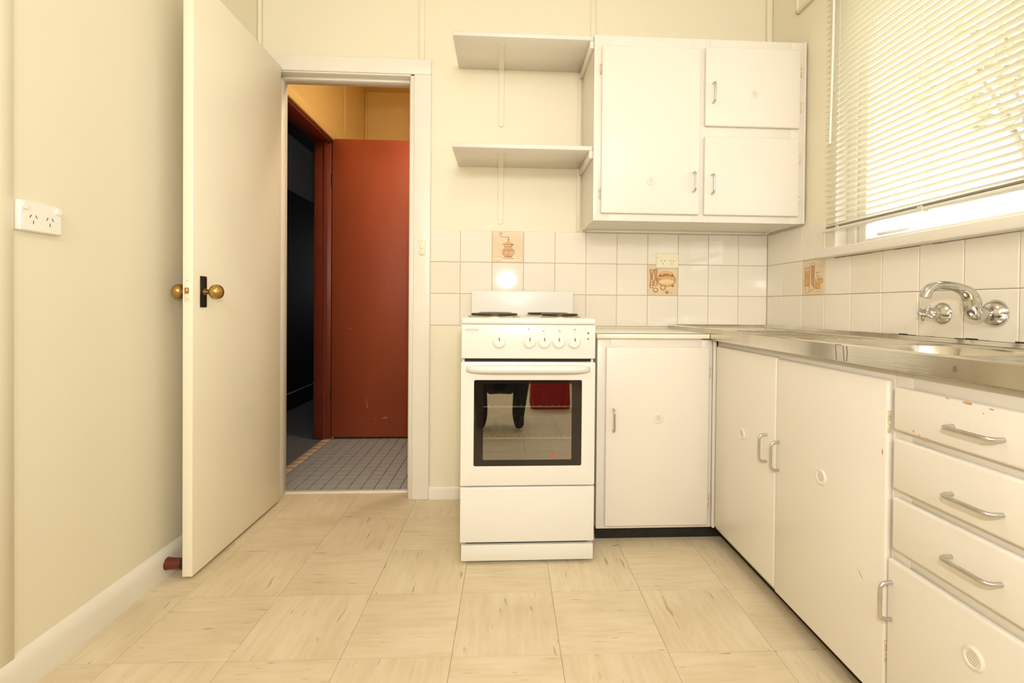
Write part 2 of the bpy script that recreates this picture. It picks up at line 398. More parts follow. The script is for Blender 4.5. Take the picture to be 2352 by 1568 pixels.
# ---- wall tiles
TP, ZR = 0.153, 0.9927                # pitch, height of the joint between second and third row
ROWS = [(ZR+TP, ZR+2*TP), (ZR, ZR+TP), (ZR-TP, ZR)]
tile_mesh = {}
def tile_me(w, h, mat, flip):
    key = (round(w, 4), round(h, 4), mat, flip)
    if key in tile_mesh: return tile_mesh[key]
    bm = bmesh.new(); gp = 0.0009; e = 0.0028
    fr = [(-w/2+gp, -h/2+gp), (w/2-gp, -h/2+gp), (w/2-gp, h/2-gp), (-w/2+gp, h/2-gp)]
    inn = [(-w/2+gp+e, -h/2+gp+e), (w/2-gp-e, -h/2+gp+e), (w/2-gp-e, h/2-gp-e), (-w/2+gp+e, h/2-gp-e)]
    def P(u, v, d): return (u, -d, v) if not flip else (-d, -u, v)
    a = [bm.verts.new(P(*p, 0.0)) for p in fr]; b = [bm.verts.new(P(*p, 0.0045)) for p in fr]; c = [bm.verts.new(P(*p, 0.006)) for p in inn]
    for s, t in ((a, b), (b, c)):
        for k in range(4): bm.faces.new((s[k], s[(k+1) % 4], t[(k+1) % 4], t[k]))
    bm.faces.new(c)
    bmesh.ops.recalc_face_normals(bm, faces=bm.faces)
    me = bpy.data.meshes.new('tile'); bm.to_mesh(me); bm.free(); me.materials.append(MT[mat])
    tile_mesh[key] = me
    return me
def place_tile(parent, center, w, h, mat, flip):
    o = bpy.data.objects.new('tile', tile_me(w, h, mat, flip)); C.objects.link(o); o.parent = parent
    j = random.uniform(-0.0003, 0.0003)
    c = Vector(center)
    if flip: c.x = 0.006+j
    else: c.y = 0.006+j
    o.location = c-wloc(parent)
    o.rotation_euler = (random.uniform(-.004, .004), 0, random.uniform(-.004, .004)) if not flip else (0, random.uniform(-.004, .004), random.uniform(-.004, .004))
    return o
deco_tiles = {}
xs = [0.0]+[-0.1464-k*TP for k in range(0, 10)]+[-1.667]
for r, (z0, z1) in enumerate(ROWS):
    for k in range(len(xs)-1):
        x1, x0 = xs[k], xs[k+1]
        deco = (r == 0 and k == 8) or (r == 1 and k == 3)
        mat = 'deco' if deco else random.choice(['tile', 'tile', 'tile', 'tile2'])
        o = place_tile(wall_back, ((x0+x1)/2, 0, (z0+z1)/2), x1-x0, z1-z0, mat, False)
        if deco:
            deco_tiles['grinder' if r == 0 else 'pot'] = o; o['label'] = 'tan tile printed with a coffee grinder' if r == 0 else 'tan tile printed with a bellied pot and two pepper mills'
ys = [0.0]+[-0.134-k*TP for k in range(0, 15)]
for r, (z0, z1) in enumerate(ROWS):
    for k in range(len(ys)-1):
        if r == 0 and k > 2: continue
        a, b = ys[k], ys[k+1]
        zt = min(z1, WZ0-0.032) if (r == 1 and k > 2) else z1
        deco = (r == 1 and k == 2)
        o = place_tile(wall_right, (0, (a+b)/2, (z0+zt)/2), a-b, zt-z0, 'deco' if deco else random.choice(['tile', 'tile', 'tile', 'tile2']), True)
        if deco: deco_tiles['jars'] = o; o['label'] = 'tan tile printed with storage jars'
# grout beds
quads('grout', [[(-1.667, 0.0052, ROWS[2][0]), (0.002, 0.0052, ROWS[2][0]), (0.002, 0.0052, ROWS[0][1]), (-1.667, 0.0052, ROWS[0][1])]], 'grout', wall_back)
quads('grout', [[(0.0052, 0, ROWS[2][0]), (0.0052, ys[-1], ROWS[2][0]), (0.0052, ys[-1], WZ0-0.032), (0.0052, -0.44, WZ0-0.032), (0.0052, -0.44, ROWS[0][1]), (0.0052, 0, ROWS[0][1])]], 'grout', wall_right)
# dark mouldy sealant along the sink upstand
bm = bmesh.new()
for k in range(26):
    y = -0.62-k*0.034; h = random.choice([0.0005, 0.001, 0.002, 0.004]) if -1.35 < y < -0.78 else 0.0003
    add_box(bm, -0.0008, 0.004, y-0.036, y, 0.8500, 0.8522+h)
fin('sealant_line', bm, 'mould', wall_right)

# ---- printed motifs on the three picture tiles (flat print, thin layers on the glaze)
def ell(cx, cy, rx, ry, n=20, a0=0, a1=360): return [(cx+rx*math.cos(math.radians(a0+(a1-a0)*k/n)), cy+ry*math.sin(math.radians(a0+(a1-a0)*k/n))) for k in range(n if a1-a0 == 360 else n+1)]
def stroke(pts, w):
    L, R_ = [], []
    for i, p in enumerate(pts):
        a = Vector(pts[max(i-1, 0)]); b = Vector(pts[min(i+1, len(pts)-1)]); t = (b-a).normalized(); n_ = Vector((-t.y, t.x))*w/2
        L.append(tuple(Vector(p)+n_)); R_.append(tuple(Vector(p)-n_))
    return [[L[i], L[i+1], R_[i+1], R_[i]] for i in range(len(pts)-1)]
def motif(key, frame, layers):
    tile = deco_tiles[key]; x0, y0, x1, y1 = frame
    inks = ['ink_tan', 'ink_orange', 'ink_brown', 'ink_pale']
    bm = bmesh.new()
    for li, (ink, polys) in enumerate(layers):
        d = 0.0062+li*0.00006
        for poly in polys:
            pts = []
            for px, py in poly:
                u = ((px-x0)/(x1-x0)-0.5)*0.149; v = (0.5-(py-y0)/(y1-y0))*0.149
                pts.append((u, -d, v) if key != 'jars' else (-d, -u, v))
            f = bm.faces.new([bm.verts.new(p) for p in pts]); f.material_index = inks.index(ink)
    me = bpy.data.meshes.new('printed_picture'); bm.to_mesh(me); bm.free()
    for k in inks: me.materials.append(MT[k])
    o = bpy.data.objects.new('printed_picture', me); C.objects.link(o); o.parent = tile
grinder_body = [(625, 740), (950, 740), (960, 820), (1040, 900), (1060, 1000), (1010, 1100), (930, 1160), (650, 1160), (560, 1100), (510, 1000), (540, 900), (620, 820)]
motif('grinder', (95, 75, 1450, 1415), [
    ('ink_pale', [[(250, 1200), (1400, 1200), (1300, 1350), (250, 1350)]]),
    ('ink_tan', [grinder_body, [(620, 1170), (950, 1170), (1040, 1240), (1040, 1290), (520, 1290), (530, 1230)], [(370, 130), (450, 110), (545, 140), (530, 190), (490, 235), (500, 325), (415, 325), (425, 235), (375, 180)]]),
    ('ink_orange', [[(620, 620), (680, 540), (760, 500), (840, 500), (920, 545), (970, 620)], ell(700, 985, 70, 40), ell(900, 985, 60, 35)]),
    ('ink_brown', [[(535, 615), (1035, 615), (1000, 680), (950, 720), (630, 720), (570, 670)], [(770, 400), (830, 400), (820, 490), (765, 490)], [(775, 300), (810, 300), (805, 400), (780, 400)]]
        + stroke([(510, 318), (640, 328), (770, 340)], 22) + stroke([(560, 885), (780, 910), (1040, 885)], 16) + stroke([(630, 1165), (950, 1165)], 30)
        + stroke(grinder_body+[grinder_body[0]], 12) + stroke([(240, 1340), (520, 1335)], 12) + stroke([(1060, 1250), (1310, 1250)], 12) + stroke([(270, 1215), (500, 1190)], 10)),
    ('ink_pale', [[(580, 655), (920, 660), (900, 690), (640, 695)]]),
])
mill1 = [(160, 660), (210, 630), (262, 660), (250, 800), (235, 950), (262, 1000), (262, 1090), (262, 1210), (170, 1210), (165, 1090), (175, 1000), (190, 950), (180, 800)]
mill2 = [(290, 640), (340, 615), (388, 640), (375, 780), (365, 900), (385, 1000), (385, 1140), (300, 1140), (295, 1000), (315, 900), (310, 780)]
pot_body = ell(668, 960, 285, 215, 28)
motif('pot', (105, 495, 1015, 1440), [
    ('ink_tan', [pot_body, [(450, 740), (870, 740), (890, 850), (430, 850)], mill1, mill2, ell(335, 1280, 78, 70), ell(565, 1200, 80, 80), ell(690, 1345, 45, 45)]),
    ('ink_orange', [ell(660, 760, 205, 80), ell(668, 900, 250, 55), ell(668, 1120, 200, 45)]),
    ('ink_pale', [ell(668, 1020, 240, 80), ell(660, 785, 175, 55), ell(565, 1195, 50, 50), ell(335, 1270, 45, 38), ell(750, 1200, 60, 45), ell(215, 685, 22, 20), ell(218, 995, 26, 24), ell(215, 1080, 26, 24), ell(217, 1175, 28, 32), ell(338, 1020, 26, 24), ell(340, 1095, 26, 30)]),
    ('ink_brown', stroke(mill1+[mill1[0]], 20)+stroke(mill2+[mill2[0]], 20)+stroke(pot_body+[pot_body[0]], 10)+stroke(ell(565, 1200, 80, 80)+[(645, 1200)], 14)
        + stroke(ell(335, 1280, 78, 70)+[(413, 1280)], 12)+stroke(ell(690, 1345, 45, 45)+[(735, 1345)], 16)+[ell(660, 795, 120, 32), ell(860, 1150, 40, 30)] + stroke([(470, 770), (660, 850), (860, 770)], 10) + stroke([(790, 1355), (850, 1365)], 14)),
])
beans = [ell(300+55*(k % 3)+random.uniform(-8, 8), 600+52*(k//3)+random.uniform(-8, 8), 20, 16, 8) for k in range(30)]
motif('jars', (160, 165, 1015, 1460), [
    ('ink_tan', [[(270, 560), (460, 560), (450, 1150), (275, 1150)], [(505, 390), (640, 390), (635, 1230), (515, 1080)], [(700, 880), (870, 860), (880, 1240), (690, 1240)], ell(915, 960, 55, 95)]),
    ('ink_orange', beans+[ell(780, 1000, 60, 80), ell(790, 1160, 80, 60)]),
    ('ink_pale', [ell(385, 1230, 70, 100), ell(515, 1190, 60, 90), ell(740, 930, 22, 60), ell(910, 980, 26, 60)]),
    ('ink_brown', stroke([(255, 430), (355, 445), (465, 425)], 14)+stroke([(255, 475), (365, 490), (465, 465)], 12)+stroke([(262, 430), (270, 560), (275, 1150)], 10)+stroke([(462, 430), (460, 560), (450, 1100)], 10)
        + stroke([(505, 310), (640, 300)], 12)+stroke([(507, 300), (507, 400)], 8)+stroke([(640, 300), (640, 400)], 8)+stroke([(640, 390), (635, 1230), (560, 1290)], 14)+stroke([(560, 400), (560, 1080)], 5)+stroke([(600, 400), (600, 1100)], 5)
        + stroke([(720, 650), (840, 650)], 20)+stroke([(745, 650), (745, 780), (850, 780)], 14)+stroke([(720, 800), (850, 815)], 8)+stroke(ell(385, 1260, 75, 140, 20)+[(460, 1260)], 10)+stroke([(455, 1110), (460, 1330), (560, 1280)], 14)
        + stroke([(700, 880), (690, 1240), (900, 1265)], 14)+stroke([(870, 850), (940, 920), (920, 1060)], 14)+stroke([(180, 945), (270, 945)], 14)+stroke([(200, 1130), (270, 1120)], 10)+stroke([(720, 1340), (790, 1330), (790, 1370)], 10)),
])

# ---- cover strips over the wall sheet joints
def strip_y(name, x, w, z0, z1, d=0.006, mat='wall'):
    return box(name, x-w/2, x+w/2, WY-d, WY+0.001, z0, z1, mat, None, 0.002, 1)
struct(strip_y('trim_1', -1.715, 0.028, 2.108, ZC), 'vertical cover strip on the wall above the doorway', 'trim')
struct(strip_y('trim_2', -0.886, 0.028, 2.02, ZC), 'vertical cover strip above the wall cupboard', 'trim')
struct(strip_y('trim_3', -0.9505, 0.021, 1.300, 2.07), 'thin vertical strip against the side of the wall cupboard', 'trim')
struct(box('trim_4', -0.022, 0.006, -0.016, WY, 1.30, ZC, 'wall', None, 0.006, 2), 'quarter round strip in the corner by the window', 'trim')
struct(box('trim_5', XL, XL+0.006, -1.235, -1.1705, 0.085, ZC, 'wall', None, 0.002, 1), 'vertical cover strip on the left wall beside the power point', 'trim')
struct(box('trim_6', XL, XL+0.018, WY-0.02, WY, 2.108, ZC, 'wall', None, 0.006, 2), 'corner strip above the door leaf', 'trim')
# fixed timber frame high on the right wall beside the blind
pm = sempty('trim_7', 'moulded timber pelmet frame high on the window wall', 'trim', (0, -1.2, 2.26))
box('moulding', -0.010, 0.006, -2.3, -0.228, 2.258, 2.275, 'wall', pm, 0.004)
box('board', -0.004, 0.006, -2.3, -0.232, 2.275, ZC-0.02, 'wall', pm)
box('moulding', -0.010, 0.006, -0.240, -0.226, 2.258, ZC-0.02, 'wall', pm, 0.004)

# ---- door casing and jamb of the hall doorway
cas = sempty('trim_8', 'cream painted casing around the hall doorway', 'door casing', (-2.08, 0, 0))
def casing(parent, x0, x1, z0, z1, nm='casing_board'):
    return box(nm, x0, x1, -0.012, WY+0.001, z0, z1, 'trim', parent, 0.005, 3)
casing(cas, -1.747, -1.666, 0.0, 2.0352)
casing(cas, -2.458, -2.372, 0.0, 2.0352)
casing(cas, -2.458, -1.666, 2.0352, 2.109)
jm = sempty('trim_9', 'cream door jamb with rebated stops', 'door jamb', (-2.08, 0.05, 0))
box('jamb_side', DX1-0.001, DX1+0.021, -0.004, HB+0.002, 0, DZ+0.021, 'trim', jm, 0.002, 1)
box('jamb_side', DX0-0.021, DX0+0.001, -0.004, HB+0.002, 0, DZ+0.021, 'trim', jm, 0.002, 1)
box('jamb_head', DX0-0.02, DX1+0.02, -0.004, HB+0.002, DZ-0.001, DZ+0.021, 'trim', jm, 0.002, 1)
box('door_stop_strip', DX1-0.012, DX1, 0.042, HB, 0.0, DZ, 'trim', jm, 0.002, 1)
box('door_stop_strip', DX0, DX0+0.012, 0.042, HB, 0.0, DZ, 'trim', jm, 0.002, 1)
box('door_stop_strip', DX0, DX1, 0.042, HB, DZ-0.013, DZ, 'trim', jm, 0.002, 1)
box('threshold', DX0, DX1, 0.088, 0.118, -0.004, 0.006, 'trim', jm, 0.003, 2)

# ---- baseboards
def baseboard_profile(name, pts, along, a0, a1, mat, label):
    bm = bmesh.new(); A, B = [], []
    for d, z in pts:
        if along == 'y': A.append(bm.verts.new((XL+d, a0, z))); B.append(bm.verts.new((XL+d, a1, z)))
        else: A.append(bm.verts.new((a0, WY-d, z))); B.append(bm.verts.new((a1, WY-d, z)))
    n = len(pts)
    for k in range(n): bm.faces.new((A[k], A[(k+1) % n], B[(k+1) % n], B[k]))
    bm.faces.new(A); bm.faces.new(B[::-1])
    return struct(fin(name, bm, mat, None, smooth=True, angle=0.6), label, 'baseboard')
prof = [(0, 0), (0.018, 0), (0.018, 0.060), (0.016, 0.074), (0.010, 0.086), (0, 0.096)]
baseboard_profile('baseboard_left', prof, 'y', YF, -0.012, 'trim', 'rounded cream baseboard along the left wall')
baseboard_profile('baseboard_back', [(0, 0), (0.014, 0), (0.014, 0.050), (0.008, 0.060), (0, 0.062)], 'x', -1.666, -0.94, 'trim', 'low cream baseboard between doorway and stove')

# ---- kitchen door leaf (open, against the left wall)
dr = sempty('door_1', 'open beige flush door with brass knobs in front of the left wall', 'door', (-2.375, -0.02, 0.012))
LX0, LX1, LY0, LY1 = -2.392, -2.3586, -0.682, -0.022
box('door_leaf', LX0, LX1, LY0, LY1, 0.012, 2.045, 'door', dr, 0.003, 2)
kz = 0.9765
box('lock_plate', LX1, LX1+0.004, -0.643, -0.607, kz-0.054, kz+0.054, 'bronze', dr, 0.0015, 1)
box('lock_plate', LX0-0.004, LX0, -0.643, -0.607, kz-0.054, kz+0.054, 'bronze', dr, 0.0015, 1)
knob_prof = [(0.0, 0.0), (0.0115, 0.0), (0.0115, 0.004), (0.008, 0.006), (0.0075, 0.018), (0.010, 0.022), (0.0185, 0.026), (0.0245, 0.033), (0.0262, 0.042), (0.0245, 0.051), (0.019, 0.058), (0.010, 0.062), (0.0, 0.063)]
lathe('door_knob', knob_prof, (LX1+0.004, -0.625, kz), (1, 0, 0), 'brass', dr)
lathe('door_knob', knob_prof, (LX0-0.004, -0.625, kz), (-1, 0, 0), 'brass', dr)
fp = box('latch_face', LX0+0.006, LX1-0.006, LY0-0.0008, LY0+0.002, kz-0.034, kz+0.046, 'door', dr, 0.0008, 1)
box('latch_bolt', LX0+0.011, LX1-0.011, LY0-0.009, LY0, kz-0.008, kz+0.012, 'brass', fp, 0.002, 1)
for zz in (kz+0.036, kz-0.026): lathe('screw', [(0.003, 0), (0.003, 0.0008), (0, 0.001)], ((LX0+LX1)/2, LY0-0.0008, zz), (0, -1, 0), 'hinge', fp, 10)
for zz in (0.25, 1.80): lathe('hinge_knuckle', [(0.006, 0), (0.006, 0.09)], (LX0-0.002, -0.016, zz), (0, 0, 1), 'trim', dr, 10)
ds = thing('door_stop', 'brown wooden door stop on the baseboard behind the open door', 'door stop', (XL+0.018, -0.655, 0.05))
lathe('stop_post', [(0.021, 0), (0.019, 0.01), (0.0175, 0.045), (0.018, 0.05)], (XL+0.018, -0.655, 0.046), (1, 0, 0), 'rubber', ds, 20)
lathe('rubber_tip', [(0.0185, 0), (0.0195, 0.004), (0.017, 0.014), (0.0, 0.0145)], (XL+0.068, -0.655, 0.046), (1, 0, 0), 'black', ds, 20)

# ------------------------------------------------------------------ hall beyond the doorway
HX0, HX1, HY1, HZ = -2.50, -1.25, 1.90, 2.75
struct(box('wall_hall_back', HX0-0.10, HX1, HY1, HY1+0.08, 0, HZ, 'hallwall'), 'cream hall wall behind the red door, warm dim light in its colour', 'wall')
struct(box('wall_hall_right', HX1, HX1+0.08, HB, HY1+0.08, 0, HZ, 'hallwall'), 'hall wall on the right, out of view', 'wall')
boxes_h = [(HX0-0.105, HX0, HB, 0.27, 0, HZ), (HX0-0.105, HX0, 1.11, HY1, 0, HZ), (HX0-0.105, HX0, 0.27, 1.11, 2.085, HZ)]
struct(boxes('wall_hall_left', boxes_h, 'hallwall'), 'cream hall wall above the dark side doorway, warm dim light in its colour', 'wall')
struct(box('ceiling_hall', HX0-0.1, HX1+0.08, HB, HY1+0.08, HZ, HZ+0.05, 'hallwall'), 'hall ceiling', 'ceiling')
struct(box('trim_10', HX0, HX0+0.008, 1.34, 1.365, 2.12, HZ, 'hallwall', None, 0.002, 1), 'cover strip on the hall wall above the red door', 'trim')
struct(box('trim_11', HX0, HX0+0.022, HY1-0.02, HY1, 0.0, HZ, 'hallwall', None, 0.006, 1), 'corner strip in the hall', 'trim')
hf = struct(box('floor_hall', HX0-0.056, HX1, HB, HY1, -0.05, -0.004, 'hgrout'), 'hall floor of small square blue grey tiles', 'floor')
hp = 0.0660
bm = bmesh.new(); gg = 0.0018
hme = None
for a in range(0, 15):
    for b in range(0, 15):
        x0 = -2.494+a*hp; y0 = 0.116+b*hp
        if x0+hp > HX1: continue
        if hme is None:
            bm = bmesh.new(); add_box(bm, -hp/2+gg, hp/2-gg, -hp/2+gg, hp/2-gg, -0.004, 0.0, 0.001, 1)
            hme = bpy.data.meshes.new('tile'); bm.to_mesh(hme); bm.free(); hme.materials.append(MT['htile'])
        o = bpy.data.objects.new('tile', hme); C.objects.link(o); o.parent = hf
        o.location = Vector((x0+hp/2, y0+hp/2, random.uniform(-0.0003, 0.0003)))-hf.location
for b in range(0, 11):
    y0 = 0.27+b*0.076
    box('border_tile', -2.552, -2.497, y0+0.001, y0+0.075, -0.004, 0.001, 'bordertile', hf, 0.001, 1)
# side doorway frame and its red-brown leaf
sf = sempty('trim_12', 'red brown door frame of the dark side room', 'door frame', (HX0-0.05, 0.7, 0))
box('frame_side', HX0-0.122, HX0-0.004, 1.092, 1.125, 0, 2.085, 'red_dark', sf, 0.002, 1)
box('frame_side', HX0-0.122, HX0-0.004, 0.25, 0.285, 0, 2.085, 'red_dark', sf, 0.002, 1)
box('frame_head', HX0-0.122, HX0-0.004, 0.27, 1.11, 2.050, 2.090, 'red_dark', sf, 0.002, 1)
box('stop_strip', HX0-0.050, HX0-0.032, 1.080, 1.094, 0, 2.05, 'red_dark', sf)
box('architrave', HX0-0.004, HX0+0.014, 0.22, 1.15, 2.068, 2.135, 'hallwall', sf, 0.004, 2)
box('architrave', HX0-0.004, HX0+0.014, 1.108, 1.16, 0, 2.068, 'hallwall', sf, 0.004, 2)
d2 = sempty('door_2', 'red brown flush door leaf standing open across the hall', 'door', (-2.15, 1.10, 0.012))
lf = box('door_leaf', -2.497, -1.775, 1.086, 1.120, 0.014, 2.078, 'red_door', d2, 0.002, 1)
bm = bmesh.new()
def scuff(pts):
    bm.faces.new([bm.verts.new((x, 1.0855, z)) for x, z in pts])
scuff([(-2.255, 0.218), (-2.248, 0.218), (-2.256, 0.285), (-2.259, 0.285)])
scuff([(-2.165, 0.145), (-2.118, 0.143), (-2.113, 0.158), (-2.130, 0.154)])
scuff([(-2.205, 0.141), (-2.194, 0.140), (-2.197, 0.147)])
scuff([(-2.285, 0.118), (-2.279, 0.112), (-2.276, 0.119)]); scuff([(-2.355, 0.905), (-2.350, 0.900), (-2.345, 0.906)])
scuff([(-2.38, 0.770), (-2.37, 0.765), (-2.372, 0.776)]); scuff([(-2.31, 0.397), (-2.30, 0.395), (-2.302, 0.402)])
MT['scuff'] = paint('door_scuff_orange', rgb(196, 112, 60), 0.6, 0.2, 60, 0, 1)
fin('paint_scuffs', bm, 'scuff', lf)
for zz in (0.25, 1.75): lathe('hinge_knuckle', [(0.006, 0), (0.006, 0.09)], (-2.500, 1.092, zz), (0, 0, 1), 'bronze', d2, 10)
# dark side room
struct(box('floor_side_room', -3.30, HX0-0.056, HB, 6.2, -0.05, -0.004, 'carpet'), 'dark charcoal carpet of the side room', 'floor')
sw = struct(box('wall_side_room', -3.28, -3.20, HB, 6.2, 0, 2.60, 'darkwall'), 'dim grey wall in the dark side room', 'wall')
box('dark_boards', -3.20, -3.185, HB, 6.2, 0.155, 1.93, 'darkpanel', sw)
box('skirting', -3.20, -3.175, HB, 6.2, 0.0, 0.155, 'darkpanel', sw)
box('skirting_bead', -3.178, -3.174, HB, 6.2, 0.146, 0.156, 'darkwall', sw)
struct(box('ceiling_side_room', -3.30, HX0-0.105, HB, 6.2, 2.43, 2.60, 'darkpanel'), 'dark ceiling of the side room', 'ceiling')
struct(box('wall_side_room_end', -3.30, HX0-0.1, 6.2, 6.3, 0, 2.60, 'darkpanel'), 'far end wall of the dark side room', 'wall')
struct(box('wall_side_room_right', HX0-0.105, HX0-0.02, HY1, 6.2, 0, 2.60, 'darkpanel'), 'right hand wall of the dark side room', 'wall')
struct(box('wall_side_room_near', -3.30, XL-0.12, HB-0.06, HB, 0, 2.60, 'darkpanel'), 'near wall of the dark side room', 'wall')

area('side_room_fill_light', (-2.90, 6.1, 1.5), (0, -1, 0), 0.5, 1.2, 5.0, (0.9, 0.96, 1.0))  # added fill to lift the dark side room, no window built
# ------------------------------------------------------------------ shared fittings
def bow_handle(parent, a, b, out, r=0.0042, h=0.026, mat='alu'):
    """bow handle between points a and b, standing out along vector out."""
    a, b, out = Vector(a), Vector(b), Vector(out).normalized(); t = (b-a).normalized(); k = 0.016
    pts = [a, a+out*(h-k)]+bez(a+out*(h-k), a+out*(h-k*0.3), a+out*h+t*k*0.3, a+out*h+t*k, 4)[1:]
    pts += bez(b+out*h-t*k, b+out*h-t*k*0.3, b+out*(h-k*0.3), b+out*(h-k), 4)+[b]
    return tube('handle', pts, r, mat, parent, 10)
def vent(parent, c, out, r=0.0185):
    o = lathe('vent', [(r, 0), (r, 0.002), (r*0.82, 0.0042), (r*0.66, 0.0034), (r*0.64, 0.0026), (0.0, 0.0026)], c, out, 'cab', parent, 24)
    bm = bmesh.new(); u, w, d = frame_from(out); c = Vector(c)
    for a in range(-3, 4):
        for b in range(-3, 4):
            p = u*(a*r*0.17+(b % 2)*r*0.085)+w*(b*r*0.16)
            if p.length > r*0.56: continue
            bm.faces.new([bm.verts.new(c+d*0.0028+p+(u*math.cos(k*PI/3)+w*math.sin(k*PI/3))*r*0.055) for k in range(6)])
    fin('vent_holes', bm, 'slot_pale', o)
    return o
def butt_hinge(parent, p, zlen=0.045, out=(0, -1, 0)):
    bm = bmesh.new(); p = Vector(p); o = Vector(out)
    for k in range(5):
        z0 = p.z-zlen/2+k*zlen/5
        add_lathe(bm, [(0.0035, 0.0005), (0.0035, zlen/5-0.0008)], (p.x+o.x*0.001, p.y+o.y*0.001, z0), (0, 0, 1), 8)
    return fin('hinge', bm, 'hinge', parent)

# ------------------------------------------------------------------ wall cupboard
uc = thing('wall_cupboard', 'cream three-door wall cupboard above the splashback tiles', 'cupboard', (-0.47, -0.15, 1.305))
U0, U1, UZ0, UZ1, UF = -0.935, -0.010, 1.305, 2.094, -0.300
box('side_panel', U0, U0+0.016, UF+0.02, -0.001, UZ0, UZ1, 'cab', uc)
box('side_panel', U1-0.016, U1, UF+0.02, -0.001, UZ0, UZ1, 'cab', uc)
box('top_panel', U0+0.016, U1-0.016, UF+0.018, -0.001, UZ1-0.016, UZ1, 'cab', uc)
box('bottom_panel', U0+0.016, U1-0.016, UF+0.02, -0.006, UZ0+0.004, UZ0+0.020, 'cab', uc)
box('back_panel', U0+0.016, U1-0.016, -0.006, -0.001, UZ0, UZ1, 'cab', uc)
box('bottom_cleat', U0+0.02, U1-0.02, -0.026, -0.006, UZ0-0.008, UZ0+0.004, 'cab', uc, 0.002, 1)
boxes('face_frame', [(U0, -0.868, UF, UF+0.02, UZ0, UZ1), (-0.500, -0.430, UF, UF+0.02, UZ0, UZ1), (-0.068, U1, UF, UF+0.02, UZ0, UZ1),
    (-0.868, -0.500, UF, UF+0.02, UZ0, 1.37), (-0.43, -0.068, UF, UF+0.02, UZ0, 1.37), (-0.868, -0.5, UF, UF+0.02, 2.02, UZ1), (-0.43, -0.068, UF, UF+0.02, 2.02, UZ1),
    (-0.43, -0.068, UF, UF+0.02, 1.64, 1.75)], 'cab', uc, 0.001)
box('edge_strip', U1-0.002, -0.001, UF-0.004, UF+0.012, UZ0, UZ1+0.004, 'cab', uc, 0.003)
def cup_door(parent, x0, x1, z0, z1, yf, d=0.016, nm='door'):
    return box(nm, x0, x1, yf-d, yf-0.0005, z0, z1, 'cab', parent, 0.005, 3)
A = cup_door(uc, -0.904, -0.477, 1.335, 2.046, UF); yd = UF-0.016
bow_handle(A, (-0.5045, yd, 1.513), (-0.5045, yd, 1.433), (0, -1, 0)); vent(A, (-0.690, yd, 1.474), (0, -1, 0), 0.019)
butt_hinge(A, (-0.908, UF-0.008, 1.95)); butt_hinge(A, (-0.908, UF-0.008, 1.42))
A = cup_door(uc, -0.455, -0.034, 1.717, 2.056, UF)
bow_handle(A, (-0.4235, yd, 1.897), (-0.4235, yd, 1.814), (0, -1, 0)); vent(A, (-0.241, yd, 1.857), (0, -1, 0), 0.019)
butt_hinge(A, (-0.030, UF-0.008, 1.965)); butt_hinge(A, (-0.030, UF-0.008, 1.812))
A = cup_door(uc, -0.456, -0.036, 1.335, 1.672, UF)
bow_handle(A, (-0.4245, yd, 1.506), (-0.4245, yd, 1.425), (0, -1, 0))
butt_hinge(A, (-0.032, UF-0.008, 1.59)); butt_hinge(A, (-0.032, UF-0.008, 1.41))

# ------------------------------------------------------------------ two open shelves
def shelf(zb, label):
    t = thing('wall_shelf', label, 'shelf', (-1.24, -0.15, zb), 'open shelves beside the wall cupboard')
    box('shelf_board', -1.537, -0.9365, -0.291, 0.004, zb, zb+0.019, 'cab', t, 0.002, 1)
    br = bmesh.new(); x = -1.331; w = 0.0125
    add_box(br, x-w, x+w, -0.245, 0.004, zb-0.004, zb, 0.001, 1); add_box(br, x-w, x+w, -0.001, 0.005, zb-0.262, zb, 0.001, 1)
    add_lathe(br, [(w, 0), (w, 0.0055)], (x, 0.005, zb-0.262), (0, -1, 0), 16)
    bo = fin('bracket', br, 'wall', t)
    for zz in (zb-0.05, zb-0.25): lathe('screw', [(0.005, 0), (0.005, 0.001), (0.0, 0.003)], (x, -0.001, zz), (0, -1, 0), 'wall', bo, 10)
    for yy in (-0.08, -0.23): lathe('screw', [(0.005, 0), (0.005, 0.001), (0.0, 0.003)], (x, yy, zb-0.004), (0, 0, -1), 'wall', bo, 10)
    box('cleat', -0.9515, -0.9355, -0.289, 0.004, zb-0.033, zb-0.0003, 'cab', t, 0.001, 1)
shelf(2.076, 'upper open cream shelf level with the top of the wall cupboard')
shelf(1.606, 'lower open cream shelf halfway down the side of the wall cupboard')

# ------------------------------------------------------------------ corner base cupboard and laminate top
bc = thing('base_cupboard', 'cream single-door base cupboard between stove and sink bench', 'cupboard', (-0.69, -0.24, 0))
B0, B1, BF, BZ0, BZ1 = -0.944, -0.482, -0.475, 0.060, 0.8125
box('side_panel', B0, B0+0.016, BF+0.02, -0.012, BZ0, BZ1, 'cab', bc)
box('bottom_panel', B0+0.016, B1, BF+0.02, -0.012, BZ0, BZ0+0.016, 'cab', bc)
boxes('face_frame', [(B0, -0.890, BF, BF+0.02, BZ0, BZ1), (-0.525, B1, BF, BF+0.02, BZ0, 0.808), (-0.89, -0.525, BF, BF+0.02, BZ0, 0.10), (-0.89, -0.525, BF, BF+0.02, 0.75, BZ1)], 'cab', bc, 0.001)
box('kickboard', B0+0.008, -0.415, -0.430, -0.415, 0.0, BZ0, 'kick', bc)
A = cup_door(bc, -0.912, -0.4985, 0.0735, 0.779, BF); yd = BF-0.016
bow_handle(A, (-0.8825, yd, 0.537), (-0.8825, yd, 0.452), (0, -1, 0)); vent(A, (-0.703, yd, 0.499), (0, -1, 0), 0.0205)
butt_hinge(A, (-0.4955, BF-0.008, 0.683), 0.05); butt_hinge(A, (-0.4955, BF-0.008, 0.170), 0.05)
box('corner_post', B1+0.0005, -0.4675, -0.490, -0.470, BZ0, 0.808, 'cab', bc, 0.006, 3)
